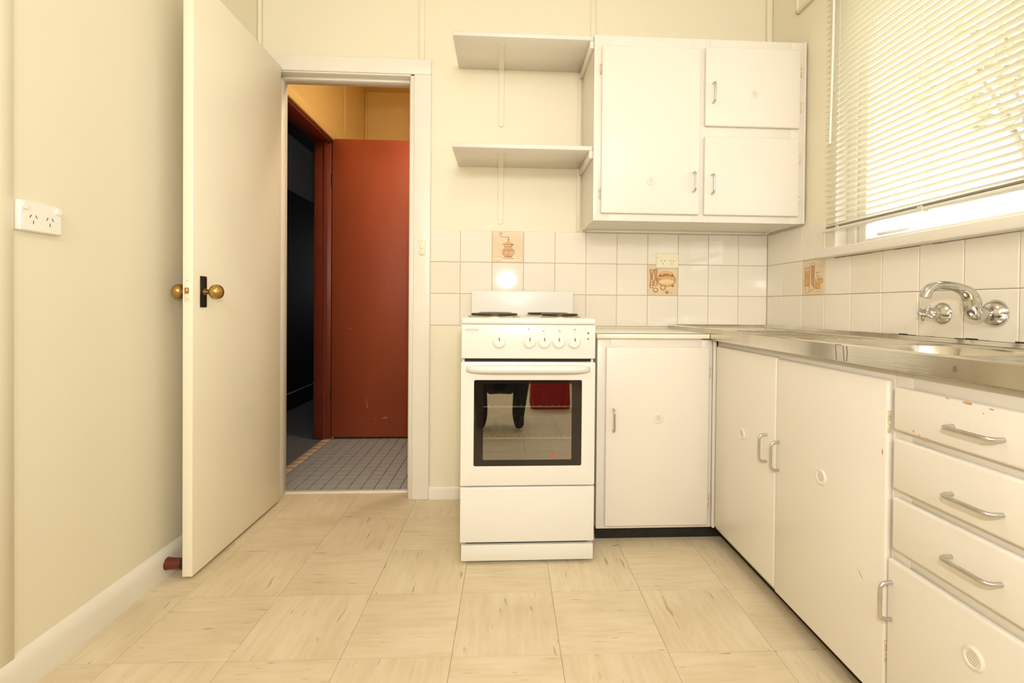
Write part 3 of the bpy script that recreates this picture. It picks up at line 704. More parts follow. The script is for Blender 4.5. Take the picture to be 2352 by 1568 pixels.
lt = thing('laminate_benchtop', 'short off-white laminate benchtop between stove and sink bench', 'benchtop', (-0.71, -0.25, 0.813))
box('top', -0.949, -0.5015, -0.489, -0.0005, 0.8135, 0.832, 'laminate', lt, 0.001, 1)
box('edge_strip', -0.9495, -0.5015, -0.4955, -0.489, 0.813, 0.8325, 'laminate', lt, 0.0008, 1)
box('edge_line', -0.949, -0.502, -0.4960, -0.4885, 0.8312, 0.8330, 'seam', lt)
box('side_edge_strip', -0.9515, -0.949, -0.489, -0.01, 0.813, 0.8325, 'grout', lt)

# ------------------------------------------------------------------ sink run on the right
XF = -0.466                            # face frame plane
def rdoor(parent, y0, y1, z0, z1, nm='door', d=0.016):
    return box(nm, XF-d, XF-0.0005, y0, y1, z0, z1, 'cab', parent, 0.006, 3)
sc_ = thing('sink_cupboard', 'cream two-door cupboard under the steel sink bench', 'cupboard', (-0.25, -0.94, 0))
boxes('face_frame', [(XF, XF+0.02, -0.545, -0.491, 0.11, 0.745), (XF, XF+0.02, -0.960, -0.925, 0.11, 0.745), (XF, XF+0.02, -1.374, -1.340, 0.11, 0.745),
    (XF, XF+0.02, -1.374, -0.491, 0.06, 0.11), (XF, XF+0.02, -1.374, -0.491, 0.745, 0.808)], 'cab', sc_, 0.001)
box('bottom_panel', XF+0.02, -0.012, -1.374, -0.47, 0.06, 0.076, 'cab', sc_)
box('kickboard', -0.418, -0.405, -1.374, -0.4305, 0.0, 0.06, 'kick', sc_)
xd = XF-0.016
A = rdoor(sc_, -0.934, -0.512, 0.078, 0.786)
bow_handle(A, (xd, -0.888, 0.538), (xd, -0.888, 0.453), (-1, 0, 0)); vent(A, (xd, -0.727, 0.498), (-1, 0, 0), 0.0205)
A = rdoor(sc_, -1.372, -0.938, 0.070, 0.783)
bow_handle(A, (xd, -0.956, 0.533), (xd, -0.956, 0.448), (-1, 0, 0)); vent(A, (xd, -1.154, 0.496), (-1, 0, 0), 0.0205)
butt_hinge(A, (XF-0.010, -1.3710, 0.692), 0.05, (-1, 0, 0)); butt_hinge(A, (XF-0.010, -1.3710, 0.19), 0.05, (-1, 0, 0))
MT['chip'] = paint('paint_chip_grey', rgb(170, 160, 130), 0.8, 0.2, 80, 0, 1); MT['chip_r'] = paint('paint_chip_rust', rgb(204, 160, 112), 0.8, 0.2, 80, 0, 1)
quads('paint_chip', [[(xd-0.0003, -1.286, 0.330), (xd-0.0003, -1.300, 0.316), (xd-0.0003, -1.309, 0.311), (xd-0.0003, -1.297, 0.322)]], 'chip', A)
quads('paint_chip', [[(xd-0.0003, -1.358, 0.630), (xd-0.0003, -1.362, 0.625), (xd-0.0003, -1.361, 0.615), (xd-0.0003, -1.357, 0.620)]], 'chip_r', A)
dc = thing('drawer_unit', 'cream base unit with three drawers above a small door, right of the sink cupboard', 'drawer unit', (-0.25, -1.60, 0))
DY0, DY1 = -1.80, -1.3745
boxes('face_frame', [(XF, XF+0.02, DY0, DY0+0.04, 0.06, 0.808), (XF, XF+0.02, DY1-0.045, DY1, 0.06, 0.808)]+[(XF, XF+0.02, DY0+0.04, DY1-0.045, a, b) for a, b in ((0.06, 0.1), (0.385, 0.44), (0.52, 0.57), (0.65, 0.70), (0.745, 0.808))], 'cab', dc, 0.001)
box('side_panel', XF+0.02, -0.012, DY0, DY0+0.016, 0.06, 0.808, 'cab', dc)
box('bottom_panel', XF+0.02, -0.012, DY0, DY1, 0.06, 0.076, 'cab', dc)
box('kickboard', -0.418, -0.405, DY0, DY1, 0.0, 0.06, 'kick', dc)
for z0, z1, zh in ((0.679, 0.772, 0.7205), (0.553, 0.662, 0.5945), (0.424, 0.536, 0.478)):
    A = rdoor(dc, -1.768, -1.387, z0, z1, 'drawer')
    bow_handle(A, (xd, -1.529, zh), (xd, -1.622, zh), (-1, 0, 0))
    if z0 > 0.6:
        bmc = bmesh.new()
        for (y, z, w_, h_) in ((-1.555, 0.7695, 0.020, 0.0045), (-1.515, 0.7705, 0.010, 0.002), (-1.600, 0.767, 0.010, 0.002), (-1.470, 0.6815, 0.010, 0.0035), (-1.440, 0.689, 0.006, 0.004), (-1.455, 0.684, 0.004, 0.003), (-1.585, 0.757, 0.004, 0.002)):
            bmc.faces.new([bmc.verts.new((xd-0.0003, y+w_*a+random.uniform(-.001, .001), z+h_*b)) for a, b in ((-.5, -.5), (0.1, -.7), (.5, 0), (.1, .5), (-.4, .3))])
        fin('paint_chips', bmc, 'chip_r', A)['kind'] = 'stuff'
A = rdoor(dc, -1.768, -1.3765, 0.078, 0.400)
bow_handle(A, (xd, -1.391, 0.352), (xd, -1.391, 0.273), (-1, 0, 0)); vent(A, (xd, -1.5755, 0.3205), (-1, 0, 0), 0.0205)

# ---- stainless sink bench (rim, recessed drainer, bowl, folded edges)
sb = thing('sink_bench', 'stainless steel sink bench with drainer and bowl under the window', 'sink bench', (-0.25, -1.17, 0.81))
SX0, SX1, SY0, SY1, SZ = -0.500, -0.001, -1.845, -0.0015, 0.852
def rrect(x0, x1, y0, y1, r, n=6):
    P = []
    for cx, cy, a in ((x1-r, y1-r, 0), (x0+r, y1-r, 90), (x0+r, y0+r, 180), (x1-r, y0+r, 270)):
        for k in range(n+1):
            t = math.radians(a+90*k/n); P.append((cx+r*math.cos(t), cy+r*math.sin(t)))
    return P
def loft(bm, loops):
    R_ = [[bm.verts.new(p) for p in L] for L in loops]
    for a, b in zip(R_, R_[1:]):
        n = len(a)
        for k in range(n): bm.faces.new((a[k], a[(k+1) % n], b[(k+1) % n], b[k]))
    return R_
PZ = 0.8385
bm = bmesh.new()
def L3(pts, z): return [(x, y, z) for x, y in pts]
loops = [L3(rrect(SX0, SX1, SY0, SY1, 0.003), 0.8105), L3(rrect(SX0, SX1, SY0, SY1, 0.003), SZ-0.003), L3(rrect(SX0+0.003, SX1-0.002, SY0+0.003, SY1-0.002, 0.003), SZ),
         L3(rrect(SX0+0.012, SX1-0.010, SY0+0.014, SY1-0.012, 0.01), SZ), L3(rrect(SX0+0.018, SX1-0.016, SY0+0.02, SY1-0.020, 0.02), PZ+0.003), L3(rrect(SX0+0.028, SX1-0.024, SY0+0.03, SY1-0.030, 0.02), PZ)]
R1 = loft(bm, loops)
bl = rrect(-0.400, -0.080, -1.395, -1.055, 0.085, 6)
bowl = loft(bm, [L3(bl, PZ), L3(rrect(-0.392, -0.088, -1.387, -1.063, 0.08, 6), PZ-0.004), L3(rrect(-0.384, -0.096, -1.379, -1.071, 0.075, 6), PZ-0.03),
                 L3(rrect(-0.372, -0.108, -1.367, -1.083, 0.07, 6), PZ-0.14), L3(rrect(-0.345, -0.135, -1.340, -1.110, 0.06, 6), PZ-0.160), L3(rrect(-0.26, -0.22, -1.245, -1.205, 0.018, 6), PZ-0.163)])
bm.faces.new(bowl[-1][::-1])
# pan surface with the bowl cut out (inner loop and bowl loop share the angular order)
inn, outl = bowl[0], R1[-1]
n = len(inn)
for k in range(n): bm.faces.new((outl[k], outl[(k+1) % n], inn[(k+1) % n], inn[k]))
fin('bench_top', bm, 'steel', sb, smooth=True, angle=0.6)
lathe('waste', [(0.0, 0.002), (0.02, 0.002), (0.032, 0.004), (0.034, 0.0)], (-0.24, -1.225, PZ-0.1628), (0, 0, 1), 'chrome', sb, 20)
box('edge_return', SX0+0.001, SX0+0.02, SY0, SY1, 0.8085, 0.8115, 'steel', sb)
bm = bmesh.new()
for k in range(7):
    add_box(bm, -0.37+k*0.042, -0.362+k*0.042, -0.86, -0.36, PZ, PZ+0.0022, 0.001, 1)
fin('drainer_ribs', bm, 'steel', sb, smooth=True, angle=0.8)
MT['drip'] = paint('dried_drip_brown', rgb(118, 106, 90), 0.5, 0.2, 60, 0, 1)
bm = bmesh.new()
for pts in ([(-1.226, 0.848), (-1.229, 0.83), (-1.231, 0.8115)], [(-1.254, 0.848), (-1.256, 0.83), (-1.258, 0.8110)], [(-1.266, 0.848), (-1.269, 0.83), (-1.266, 0.8110)], [(-1.228, 0.849), (-1.250, 0.849)]):
    for q in stroke(pts, 0.0016): bm.faces.new([bm.verts.new((SX0-0.0004, a, b)) for a, b in q])
bm.faces.new([bm.verts.new((SX0-0.0004, -1.548+0.004*math.cos(k), 0.829+0.006*math.sin(k))) for k in [i*PI/4 for i in range(8)]])
fin('drip_stains', bm, 'drip', sb)['kind'] = 'stuff'

# ---- taps
def tap(y, z, label):
    t = thing('wall_tap', label, 'tap', (-0.0005, y, z), 'chrome taps over the sink')
    lathe('flange', [(0.0325, 0), (0.0325, 0.002), (0.030, 0.006), (0.022, 0.013), (0.015, 0.018), (0.013, 0.02)], (-0.0005, y, z), (-1, 0, 0), 'chrome', t, 28)
    lathe('spindle', [(0.0155, 0.012), (0.0165, 0.02), (0.0170, 0.032), (0.0155, 0.042), (0.011, 0.046)], (-0.0005, y, z), (-1, 0, 0), 'chrome', t, 20)
    bm = bmesh.new()
    add_lathe(bm, [(0.010, 0.044), (0.013, 0.05), (0.012, 0.062), (0.008, 0.068), (0.0075, 0.074), (0.006, 0.076), (0, 0.0765)], (-0.0005, y, z), (-1, 0, 0), 18)
    h = fin('handle', bm, 'chrome', t, smooth=True, angle=0.7)
    for k in range(4):
        a = 0.5+k*PI/2; d = Vector((0, math.cos(a), math.sin(a))); bm = bmesh.new()
        p = Vector((-0.0555, y, z))
        add_tube(bm, [p+d*0.008, p+d*0.016+Vector((0.001, 0, 0)), p+d*0.024+Vector((0.004, 0, 0)), p+d*0.027+Vector((0.005, 0, 0))], [0.0065, 0.0055, 0.0045, 0.001], 10)
        fin('handle_lobe', bm, 'chrome', h, smooth=True, angle=0.9)
tap(-0.986, 0.925, 'chrome wall tap on the corner side of the sink spout')
tap(-1.322, 0.925, 'chrome wall tap on the camera side of the sink spout, at the frame edge')
sp = thing('sink_spout', 'chrome wall-mounted swivel spout curving over the sink bowl', 'spout', (-0.0005, -1.146, 0.928))
Y = -1.146
lathe('flange', [(0.0365, 0), (0.0365, 0.002), (0.034, 0.007), (0.030, 0.013), (0.025, 0.019), (0.016, 0.023)], (-0.0005, Y, 0.928), (-1, 0, 0), 'chrome', sp, 32)
tube('elbow', [(-0.015, Y, 0.928), (-0.03, Y, 0.926)]+bez((-0.036, Y, 0.925), (-0.060, Y, 0.920), (-0.068, Y, 0.928), (-0.068, Y, 0.946), 6), [0.0145, 0.0145, 0.015, 0.016, 0.017, 0.018, 0.0185, 0.019, 0.019], 'chrome', sp, 18)
lathe('swivel_ring', [(0.0192, 0), (0.0198, 0.001), (0.0198, 0.003), (0.0192, 0.004)], (-0.068, Y, 0.945), (0, 0, 1), 'chrome', sp, 24)
pts = bez((-0.068, Y, 0.948), (-0.068, Y, 0.985), (-0.095, Y, 0.996), (-0.135, Y, 1.000), 9)+bez((-0.135, Y, 1.000), (-0.165, Y, 1.003), (-0.195, Y, 1.001), (-0.198, Y, 0.968), 8)[1:]
rad = [0.0188, 0.0186, 0.0178, 0.0165, 0.015, 0.0135, 0.0122, 0.0113, 0.0108, 0.0105, 0.0105, 0.0105, 0.0106, 0.0108, 0.011, 0.0113, 0.0115, 0.0115]
tube('spout_arm', pts, [r_*1.12 for r_ in rad[:len(pts)]], 'chrome', sp, 18)

# ------------------------------------------------------------------ stove
st = thing('stove', 'white upright electric stove with four hotplates and glass oven door', 'stove', (-1.222, -0.32, 0))
S0, S1, SF = -1.4665, -0.978, -0.590      # body front plane, doors stand proud to -0.615
YD = -0.615
body = bmesh.new()
for b in ((S0+0.004, S0+0.020, SF, -0.022, 0.02, 0.884), (S1-0.020, S1-0.004, SF, -0.022, 0.02, 0.884), (S0+0.02, S1-0.02, -0.034, -0.022, 0.02, 0.884),
          (S0+0.02, S1-0.02, SF, -0.034, 0.700, 0.884), (S0+0.02, S1-0.02, SF+0.01, -0.034, 0.02, 0.335)): add_box(body, *b)
fin('body', body, 'stove', st)
cav = bmesh.new()
cx0, cx1, cy0, cy1, cz0, cz1 = -1.405, -1.040, SF+0.004, -0.15, 0.345, 0.690
for q in ([(cx0, cy0, cz0), (cx0, cy1, cz0), (cx0, cy1, cz1), (cx0, cy0, cz1)], [(cx1, cy0, cz0), (cx1, cy0, cz1), (cx1, cy1, cz1), (cx1, cy1, cz0)],
          [(cx0, cy1, cz0), (cx1, cy1, cz0), (cx1, cy1, cz1), (cx0, cy1, cz1)], [(cx0, cy0, cz0), (cx1, cy0, cz0), (cx1, cy1, cz0), (cx0, cy1, cz0)], [(cx0, cy0, cz1), (cx0, cy1, cz1), (cx1, cy1, cz1), (cx1, cy0, cz1)],
          [(S0+0.02, cy0, 0.335), (cx0, cy0, 0.335), (cx0, cy0, 0.70), (S0+0.02, cy0, 0.70)], [(cx1, cy0, 0.335), (S1-0.02, cy0, 0.335), (S1-0.02, cy0, 0.70), (cx1, cy0, 0.70)]):
    cav.faces.new([cav.verts.new(p) for p in q])
fin('oven_cavity', cav, 'oven_in', st)
def rack(z):
    bm = bmesh.new()
    fb = bmesh.new(); add_tube(fb, [(cx0+0.004, -0.555, z), (cx1-0.004, -0.555, z)], 0.0028, 8)
    for k in range(15):
        x = cx0+0.016+k*(cx1-cx0-0.032)/14; add_tube(fb, [(x, -0.557, z-0.001), (x, -0.556, z+0.0055), (x, -0.550, z+0.0055)], 0.0018, 6)
    add_tube(bm, [(cx0+0.004, -0.19, z), (cx1-0.004, -0.19, z)], 0.0025, 8)
    for k in range(15):
        x = cx0+0.016+k*(cx1-cx0-0.032)/14
        add_tube(bm, [(x, -0.5495, z+0.0052), (x, -0.19, z+0.0040)], 0.0017, 6)
    rk = fin('oven_rack', bm, 'wire_shaded', st, smooth=True, angle=0.9)
    return fin('front_bar', fb, 'wire', rk, smooth=True, angle=0.9)
rack(0.5595); rack(0.441)
lathe('oven_fan_cover', [(0.09, 0), (0.09, 0.006), (0.08, 0.012), (0.0, 0.012)], (-1.2225, cy1, 0.53), (0, -1, 0), 'oven_in', st, 24)
# hob, hotplates, splash panel
box('hob', S0, S1, -0.620, -0.045, 0.8700, 0.8935, 'stove', st, 0.008, 4)
sp_ = box('splash_panel', S0+0.001, S1-0.001, -0.044, -0.026, 0.8700, 1.008, 'stove', st, 0.004, 3)
def hotplate(x, y, r):
    o = lathe('hotplate', [(r, 0.0), (r, 0.011), (r-0.004, 0.0135), (r*0.45, 0.0140), (r*0.35, 0.0125), (0.0, 0.0125)], (x, y, 0.8948), (0, 0, 1), 'plate', st, 36)
    lathe('hotplate_rim', [(r+0.012, 0.0), (r+0.0115, 0.002), (r+0.003, 0.006), (r+0.0005, 0.005)], (x, y, 0.8937), (0, 0, 1), 'plate_rim', o, 36)
hotplate(-1.350, -0.470, 0.090); hotplate(-1.095, -0.470, 0.0725)
hotplate(-1.350, -0.220, 0.0725); hotplate(-1.118, -0.220, 0.090)
# control panel
cp = box('control_panel', S0+0.0005, S1-0.0005, YD, SF+0.002, 0.7455, 0.8695, 'stove', st, 0.005, 3)
def knob(x, z, ang):
    o = lathe('knob', [(0.0245, 0), (0.0245, 0.004), (0.0228, 0.0085), (0.0205, 0.010), (0.0175, 0.0165), (0.0125, 0.0185), (0.0, 0.019)], (x, YD, z), (0, -1, 0), 'plastic_w', cp, 32)
    ca_, sa_ = math.cos(ang), math.sin(ang)
    def R2(u, v, y): return (x+u*ca_-v*sa_, y, z+u*sa_+v*ca_)
    bm = bmesh.new()
    prof_ = [(-0.0065, -0.019, 0.0105), (0.0065, -0.019, 0.0105), (0.0085, 0.0, 0.017), (0.0065, 0.019, 0.0115), (-0.0065, 0.019, 0.0115), (-0.0085, 0.0, 0.017)]
    a = [bm.verts.new(R2(u, v, YD-0.008)) for u, v, h in prof_]; b = [bm.verts.new(R2(u*0.62, v*0.97, YD-h-0.0075)) for u, v, h in prof_]
    for k in range(6): bm.faces.new((a[k], a[(k+1) % 6], b[(k+1) % 6], b[k]))
    bm.faces.new(b)
    fin('knob_grip', bm, 'plastic_w', o, smooth=True, angle=0.5)
    bm = bmesh.new(); bm.faces.new([bm.verts.new(R2(0.0026*math.cos(t), 0.0095+0.0075*math.sin(t), YD-0.0258)) for t in [i*PI/7 for i in range(14)]])
    fin('knob_mark', bm, 'ink_dark', o)
    bm = bmesh.new()
    for k in range(12):
        t = k*PI/6+0.2
        bm.faces.new([bm.verts.new((x+0.0215*math.cos(t)+0.0006*math.cos(s), YD-0.0100, z+0.0215*math.sin(t)+0.0006*math.sin(s))) for s in [i*PI/3 for i in range(6)]])
    fin('dial_marks', bm, 'ink_grey', o)
for x, an in ((-1.329, 0), (-1.2205, -0.08), (-1.1665, 0.05), (-1.1135, 0.1), (-1.0572, 0.05)): knob(x, 0.8075, an)
def disc(bm, x, z, r, y, n=14): bm.faces.new([bm.verts.new((x+r*math.cos(2*PI*k/n), y, z+r*math.sin(2*PI*k/n))) for k in range(n)])
def ring(bm, x, z, r, w, y, n=18, sx=1.0):
    for k in range(n):
        a, b = 2*PI*k/n, 2*PI*(k+1)/n
        bm.faces.new([bm.verts.new((x+q*math.cos(t)*sx, y, z+q*math.sin(t))) for q, t in ((r, a), (r, b), (r-w, b), (r-w, a))])
bm = bmesh.new(); yy = YD-0.0004
for x, sel in ((-1.2205, 0), (-1.1665, 2), (-1.1135, 3), (-1.0572, 1)):
    for k, (dx, dz) in enumerate(((-0.003, 0.003), (0.003, 0.003), (-0.003, -0.003), (0.003, -0.003))):
        if k == sel: disc(bm, x+dx*1.1, 0.849+dz*1.1, 0.0026, yy)
        else: ring(bm, x+dx*1.1, 0.849+dz*1.1, 0.0026, 0.0004, yy, 12)
    disc(bm, x, 0.8375, 0.0006, yy, 8)
disc(bm, -1.329, 0.8375, 0.0006, yy, 8); disc(bm, -1.332, 0.8505, 0.0013, yy, 8); disc(bm, -1.328, 0.8505, 0.0009, yy, 8)
fin('panel_symbols', bm, 'ink_grey', cp)['kind'] = 'stuff'
def text(body_, loc, size, mat, parent, rot=(PI/2, 0, 0), align='CENTER'):
    cu = bpy.data.curves.new('lettering', 'FONT'); cu.body = body_; cu.size = size; cu.align_x = align; cu.align_y = 'CENTER'; cu.resolution_u = 2
    cu.shear = 0.25 if mat == 'ink_grey' else 0
    tmp = bpy.data.objects.new('lettering_tmp', cu); C.objects.link(tmp); bpy.context.view_layer.update()
    me = bpy.data.meshes.new_from_object(tmp); bpy.data.objects.remove(tmp)
    me.transform(Matrix.Translation(loc) @ Matrix.Rotation(rot[0], 4, 'X'))
    return link('lettering', me, mat, parent)
text('EUROMAID', (-1.427, yy, 0.8487), 0.0072, 'ink_grey', cp)
text('EU 54', (-1.427, yy, 0.8410), 0.0040, 'ink_grey', cp)
bm = bmesh.new(); ring(bm, -1.427, 0.8487, 0.0055, 0.0004, yy, 28, 4.2); fin('badge_outline', bm, 'ink_grey', cp)
for z, mt in ((0.8393, 'lens_red'), (0.8187, 'lens_amber')):
    lathe('pilot_light', [(0.0034, 0), (0.0034, 0.001), (0.0024, 0.0024), (0, 0.0028)], (-1.006, YD, z), (0, -1, 0), mt, cp, 14)
box('vent_gap', S0+0.012, S1-0.014, SF-0.004, SF+0.001, 0.7335, 0.7455, 'black', st)
# oven door: frame around the glass, handle
od = thing('tmp', 'x', 'x', (0, 0, 0)); bpy.data.objects.remove(od)
GX0, GX1, GZ0, GZ1 = -1.419, -1.0268, 0.3555, 0.668
dz0, dz1 = 0.2845, 0.7335
dbm = bmesh.new()
def rr2(x0, x1, z0, z1, r, y, n=4): return [(x, y, z) for x, z in rrect(x0, x1, z0, z1, r, n)]
loft(dbm, [rr2(S0+0.002, S1-0.002, dz0+0.002, dz1-0.002, 0.004, SF+0.001), rr2(S0, S1, dz0, dz1, 0.005, YD+0.004), rr2(S0+0.001, S1-0.001, dz0+0.001, dz1-0.001, 0.005, YD+0.001), rr2(S0+0.004, S1-0.004, dz0+0.004, dz1-0.004, 0.005, YD),
           rr2(GX0-0.002, GX1+0.002, GZ0-0.002, GZ1+0.002, 0.007, YD), rr2(GX0, GX1, GZ0, GZ1, 0.006, YD+0.0015), rr2(GX0+0.001, GX1-0.001, GZ0+0.001, GZ1-0.001, 0.006, YD+0.018)])
odr = fin('oven_door', dbm, 'stove', st, smooth=True, angle=0.5)
IX0, IX1, IZ0, IZ1 = -1.3855, -1.0635, 0.378, 0.655
gbm = bmesh.new()
a = rr2(GX0, GX1, GZ0, GZ1, 0.006, YD+0.003); b = rr2(IX0, IX1, IZ0, IZ1, 0.003, YD+0.003); c = rr2(IX0, IX1, IZ0, IZ1, 0.003, YD+0.010)
loft(gbm, [a, b, c])
gb = fin('glass_border', gbm, 'oven_border', odr)
quads('oven_glass', [[(IX0, YD+0.0032, IZ0), (IX1, YD+0.0032, IZ0), (IX1, YD+0.0032, IZ1), (IX0, YD+0.0032, IZ1)]], 'oven_glass', odr)
quads('inner_oven_glass', [[(IX0-0.01, YD+0.016, IZ0-0.01), (IX1+0.01, YD+0.016, IZ0-0.01), (IX1+0.01, YD+0.016, IZ1+0.01), (IX0-0.01, YD+0.016, IZ1+0.01)]], 'inner_glass', odr)
bm = bmesh.new(); yy2 = YD+0.0026
bm.faces.new([bm.verts.new(p) for p in ((-1.139, yy2, 0.3845), (-1.121, yy2, 0.3845), (-1.130, yy2, 0.3995))]); fin('warning_triangle', bm, 'ink_red', odr)
text('HOT SURFACE', (-1.0925, yy2, 0.3920), 0.0068, 'ink_red', odr)
hb = bmesh.new(); xs_ = [-1.447+0.4485*k/24 for k in range(25)]
prev = None
for k, x in enumerate(xs_):
    t = abs(k/12-1); f_ = (1-t**6); dep = 0.006+0.030*f_**0.5 if f_ > 0 else 0.006; hh = 0.010+0.0055*f_
    zc = 0.7085
    prof2 = [(0, hh), (-dep*0.55, hh*1.02), (-dep*0.9, hh*0.75), (-dep, hh*0.15), (-dep*0.92, -hh*0.5), (-dep*0.6, -hh*0.98), (0, -hh*1.05)]
    rg = [hb.verts.new((x, YD+0.001+py, zc+pz)) for py, pz in prof2]
    if prev:
        for q in range(len(rg)-1): hb.faces.new((prev[q], prev[q+1], rg[q+1], rg[q]))
    else: hb.faces.new(rg)
    prev = rg
hb.faces.new(prev[::-1])
fin('door_handle', hb, 'stove', odr, smooth=True, angle=1.0)
box('storage_drawer', S0, S1, YD, SF+0.009, 0.079, 0.2795, 'stove', st, 0.004, 3)
box('drawer_gap', S0+0.008, S1-0.008, SF+0.001, SF+0.012, 0.066, 0.08, 'black', st)
box('plinth', S0+0.005, S1-0.003, YD+0.0005, YD+0.02, 0.012, 0.069, 'stove', st, 0.002, 2)
for x in (S0+0.035, S1-0.035):
    for y in (-0.56, -0.07): lathe('foot', [(0.014, 0), (0.014, 0.018), (0.009, 0.02), (0.009, 0.03)], (x, y, 0), (0, 0, 1), 'black', st, 14)

# ------------------------------------------------------------------ power points and light switch
def power_point(name, label, C0, U, W, O, grp, mat='plastic', thick=0.010):
    """C0 centre on the wall, U right, W up, O out of the wall."""
    C0, U, W, O = Vector(C0), Vector(U), Vector(W), Vector(O)
    t = thing(name, label, 'power point', C0, grp)
    def P(u, w, o): return C0+U*u+W*w+O*o
    bm = bmesh.new()
    lo = [rrect(-0.0555, 0.0555, -0.036, 0.036, 0.004, 3), rrect(-0.0555, 0.0555, -0.036, 0.036, 0.004, 3), rrect(-0.053, 0.053, -0.0335, 0.0335, 0.004, 3)]
    R_ = loft(bm, [[P(u, w, o) for u, w in L] for L, o in zip(lo, (0, thick*0.75, thick))]); bm.faces.new(R_[-1])
    fp_ = fin('face_plate', bm, mat, t, smooth=True, angle=0.5)
    for sx in (-1, 1):
        lathe('switch_button', [(0.0085, 0), (0.0085, 0.002), (0.0075, 0.004), (0, 0.0045)], P(sx*0.0445, 0.0225, thick), O, mat, fp_, 18)
        cx = -0.022 if sx < 0 else 0.022
        bm = bmesh.new()
        for (du, dw, an) in ((-0.0075, 0.0, -0.5), (0.0075, 0.0, 0.5), (0.0, -0.014, 0.0)):
            c_, s_ = math.cos(an), math.sin(an); h, w_ = 0.0045, 0.0011
            bm.faces.new([bm.verts.new(P(cx+du+a*c_-b*s_, dw+a*s_+b*c_, thick+0.0002)) for a, b in ((-w_, -h), (w_, -h), (w_, h), (-w_, h))])
        fin('socket_slots', bm, 'slot', fp_)
        lathe('indicator', [(0.0028, 0), (0.0025, 0.0008), (0, 0.001)], P(sx*0.0445, -0.001, thick), O, mat, fp_, 10)
    return t
power_point('power_point', 'cream double power point on the tiles above the pot picture', (-0.5093, 0.0005, 1.1640), (1, 0, 0), (0, 0, 1), (0, -1, 0), 'double power points')
power_point('power_point', 'cream double power point on the left wall', (XL, -1.1125, 1.1438), (0, 1, 0), (0, 0, 1), (1, 0, 0), 'double power points', 'plastic_w', 0.016)
sw_ = thing('light_switch', 'narrow cream light switch on the door casing', 'light switch', (-1.704, -0.012, 1.211))
box('switch_plate', -1.7185, -1.6895, -0.019, -0.0118, 1.1755, 1.2485, 'plastic', sw_, 0.002, 2)
box('rocker', -1.7105, -1.6975, -0.0235, -0.019, 1.205, 1.220, 'plastic', sw_, 0.003, 2)
for zz in (1.2425, 1.1820): lathe('screw', [(0.0022, 0), (0.0022, 0.0006), (0, 0.0008)], (-1.704, -0.019, zz), (0, -1, 0), 'slot_pale', sw_, 10)

# ------------------------------------------------------------------ window and venetian blind
wn = sempty('window_1', 'bright window over the sink with white timber frame and deep sill', 'window', (0.06, -1.28, WZ0))
sl = box('window_sill', -0.042, 0.125, -2.12, -0.440, WZ0-0.036, WZ0+0.001, 'trim', wn, 0.006, 3)
box('reveal', 0.0, 0.13, WY0-0.001, WY0+0.012, WZ0, WZ1, 'trim', wn)
box('reveal', 0.0, 0.13, WY1-0.012, WY1+0.001, WZ0, WZ1, 'trim', wn)
box('reveal', 0.0, 0.13, WY1, WY0, WZ1-0.001, WZ1+0.012, 'trim', wn)
def wframe(nm, y0, y1, z0, z1, x0, x1, wdt, parent, wb=0.012):
    bm = bmesh.new()
    add_box(bm, x0, x1, y0, y0+wdt, z0, z1, 0.003, 1); add_box(bm, x0, x1, y1-wdt, y1, z0, z1, 0.003, 1)
    add_box(bm, x0, x1, y0+wdt, y1-wdt, z0, z0+wb, 0.003, 1); add_box(bm, x0, x1, y0+wdt, y1-wdt, z1-wdt, z1, 0.003, 1)
    return fin(nm, bm, 'frame', parent)
wframe('window_frame', WY1, WY0, WZ0, WZ1, 0.050, 0.110, 0.045, wn)
for (a, b) in ((-1.258, -0.547), (-2.013, -1.302)):
    s = wframe('sash', a, b, WZ0+0.012, WZ1-0.046, 0.060, 0.095, 0.042, wn, 0.016)
    quads('pane', [[(0.078, a+0.03, WZ0+0.02), (0.078, b-0.03, WZ0+0.02), (0.078, b-0.03, WZ1-0.07), (0.078, a+0.03, WZ1-0.07)]], 'pane', s)
box('mullion', 0.052, 0.108, -1.302, -1.258, WZ0+0.012, WZ1-0.045, 'frame', wn, 0.003, 1)
st_ = box('sash_stay', 0.046, 0.060, -0.80, -0.66, WZ0+0.030, WZ0+0.040, 'plastic_w', wn, 0.003, 1)
bm = bmesh.new()
bm.faces.new([bm.verts.new((x, y, WZ0+0.0014)) for x, y in ((-0.030, -0.508), (-0.012, -0.505), (0.03, -0.53), (0.045, -0.60), (0.035, -0.68), (0.012, -0.66), (-0.008, -0.58), (-0.027, -0.54))])
fin('worn_patch', bm, 'worn', sl)
bm = bmesh.new()
for k in range(30):
    y = -0.50-k*0.05; add_box(bm, -0.0012, 0.0005, y-0.051, y, WZ0-0.0360-random.uniform(.0008, .0030), WZ0-0.0350)
fin('dirt_line', bm, 'dirt', sl)

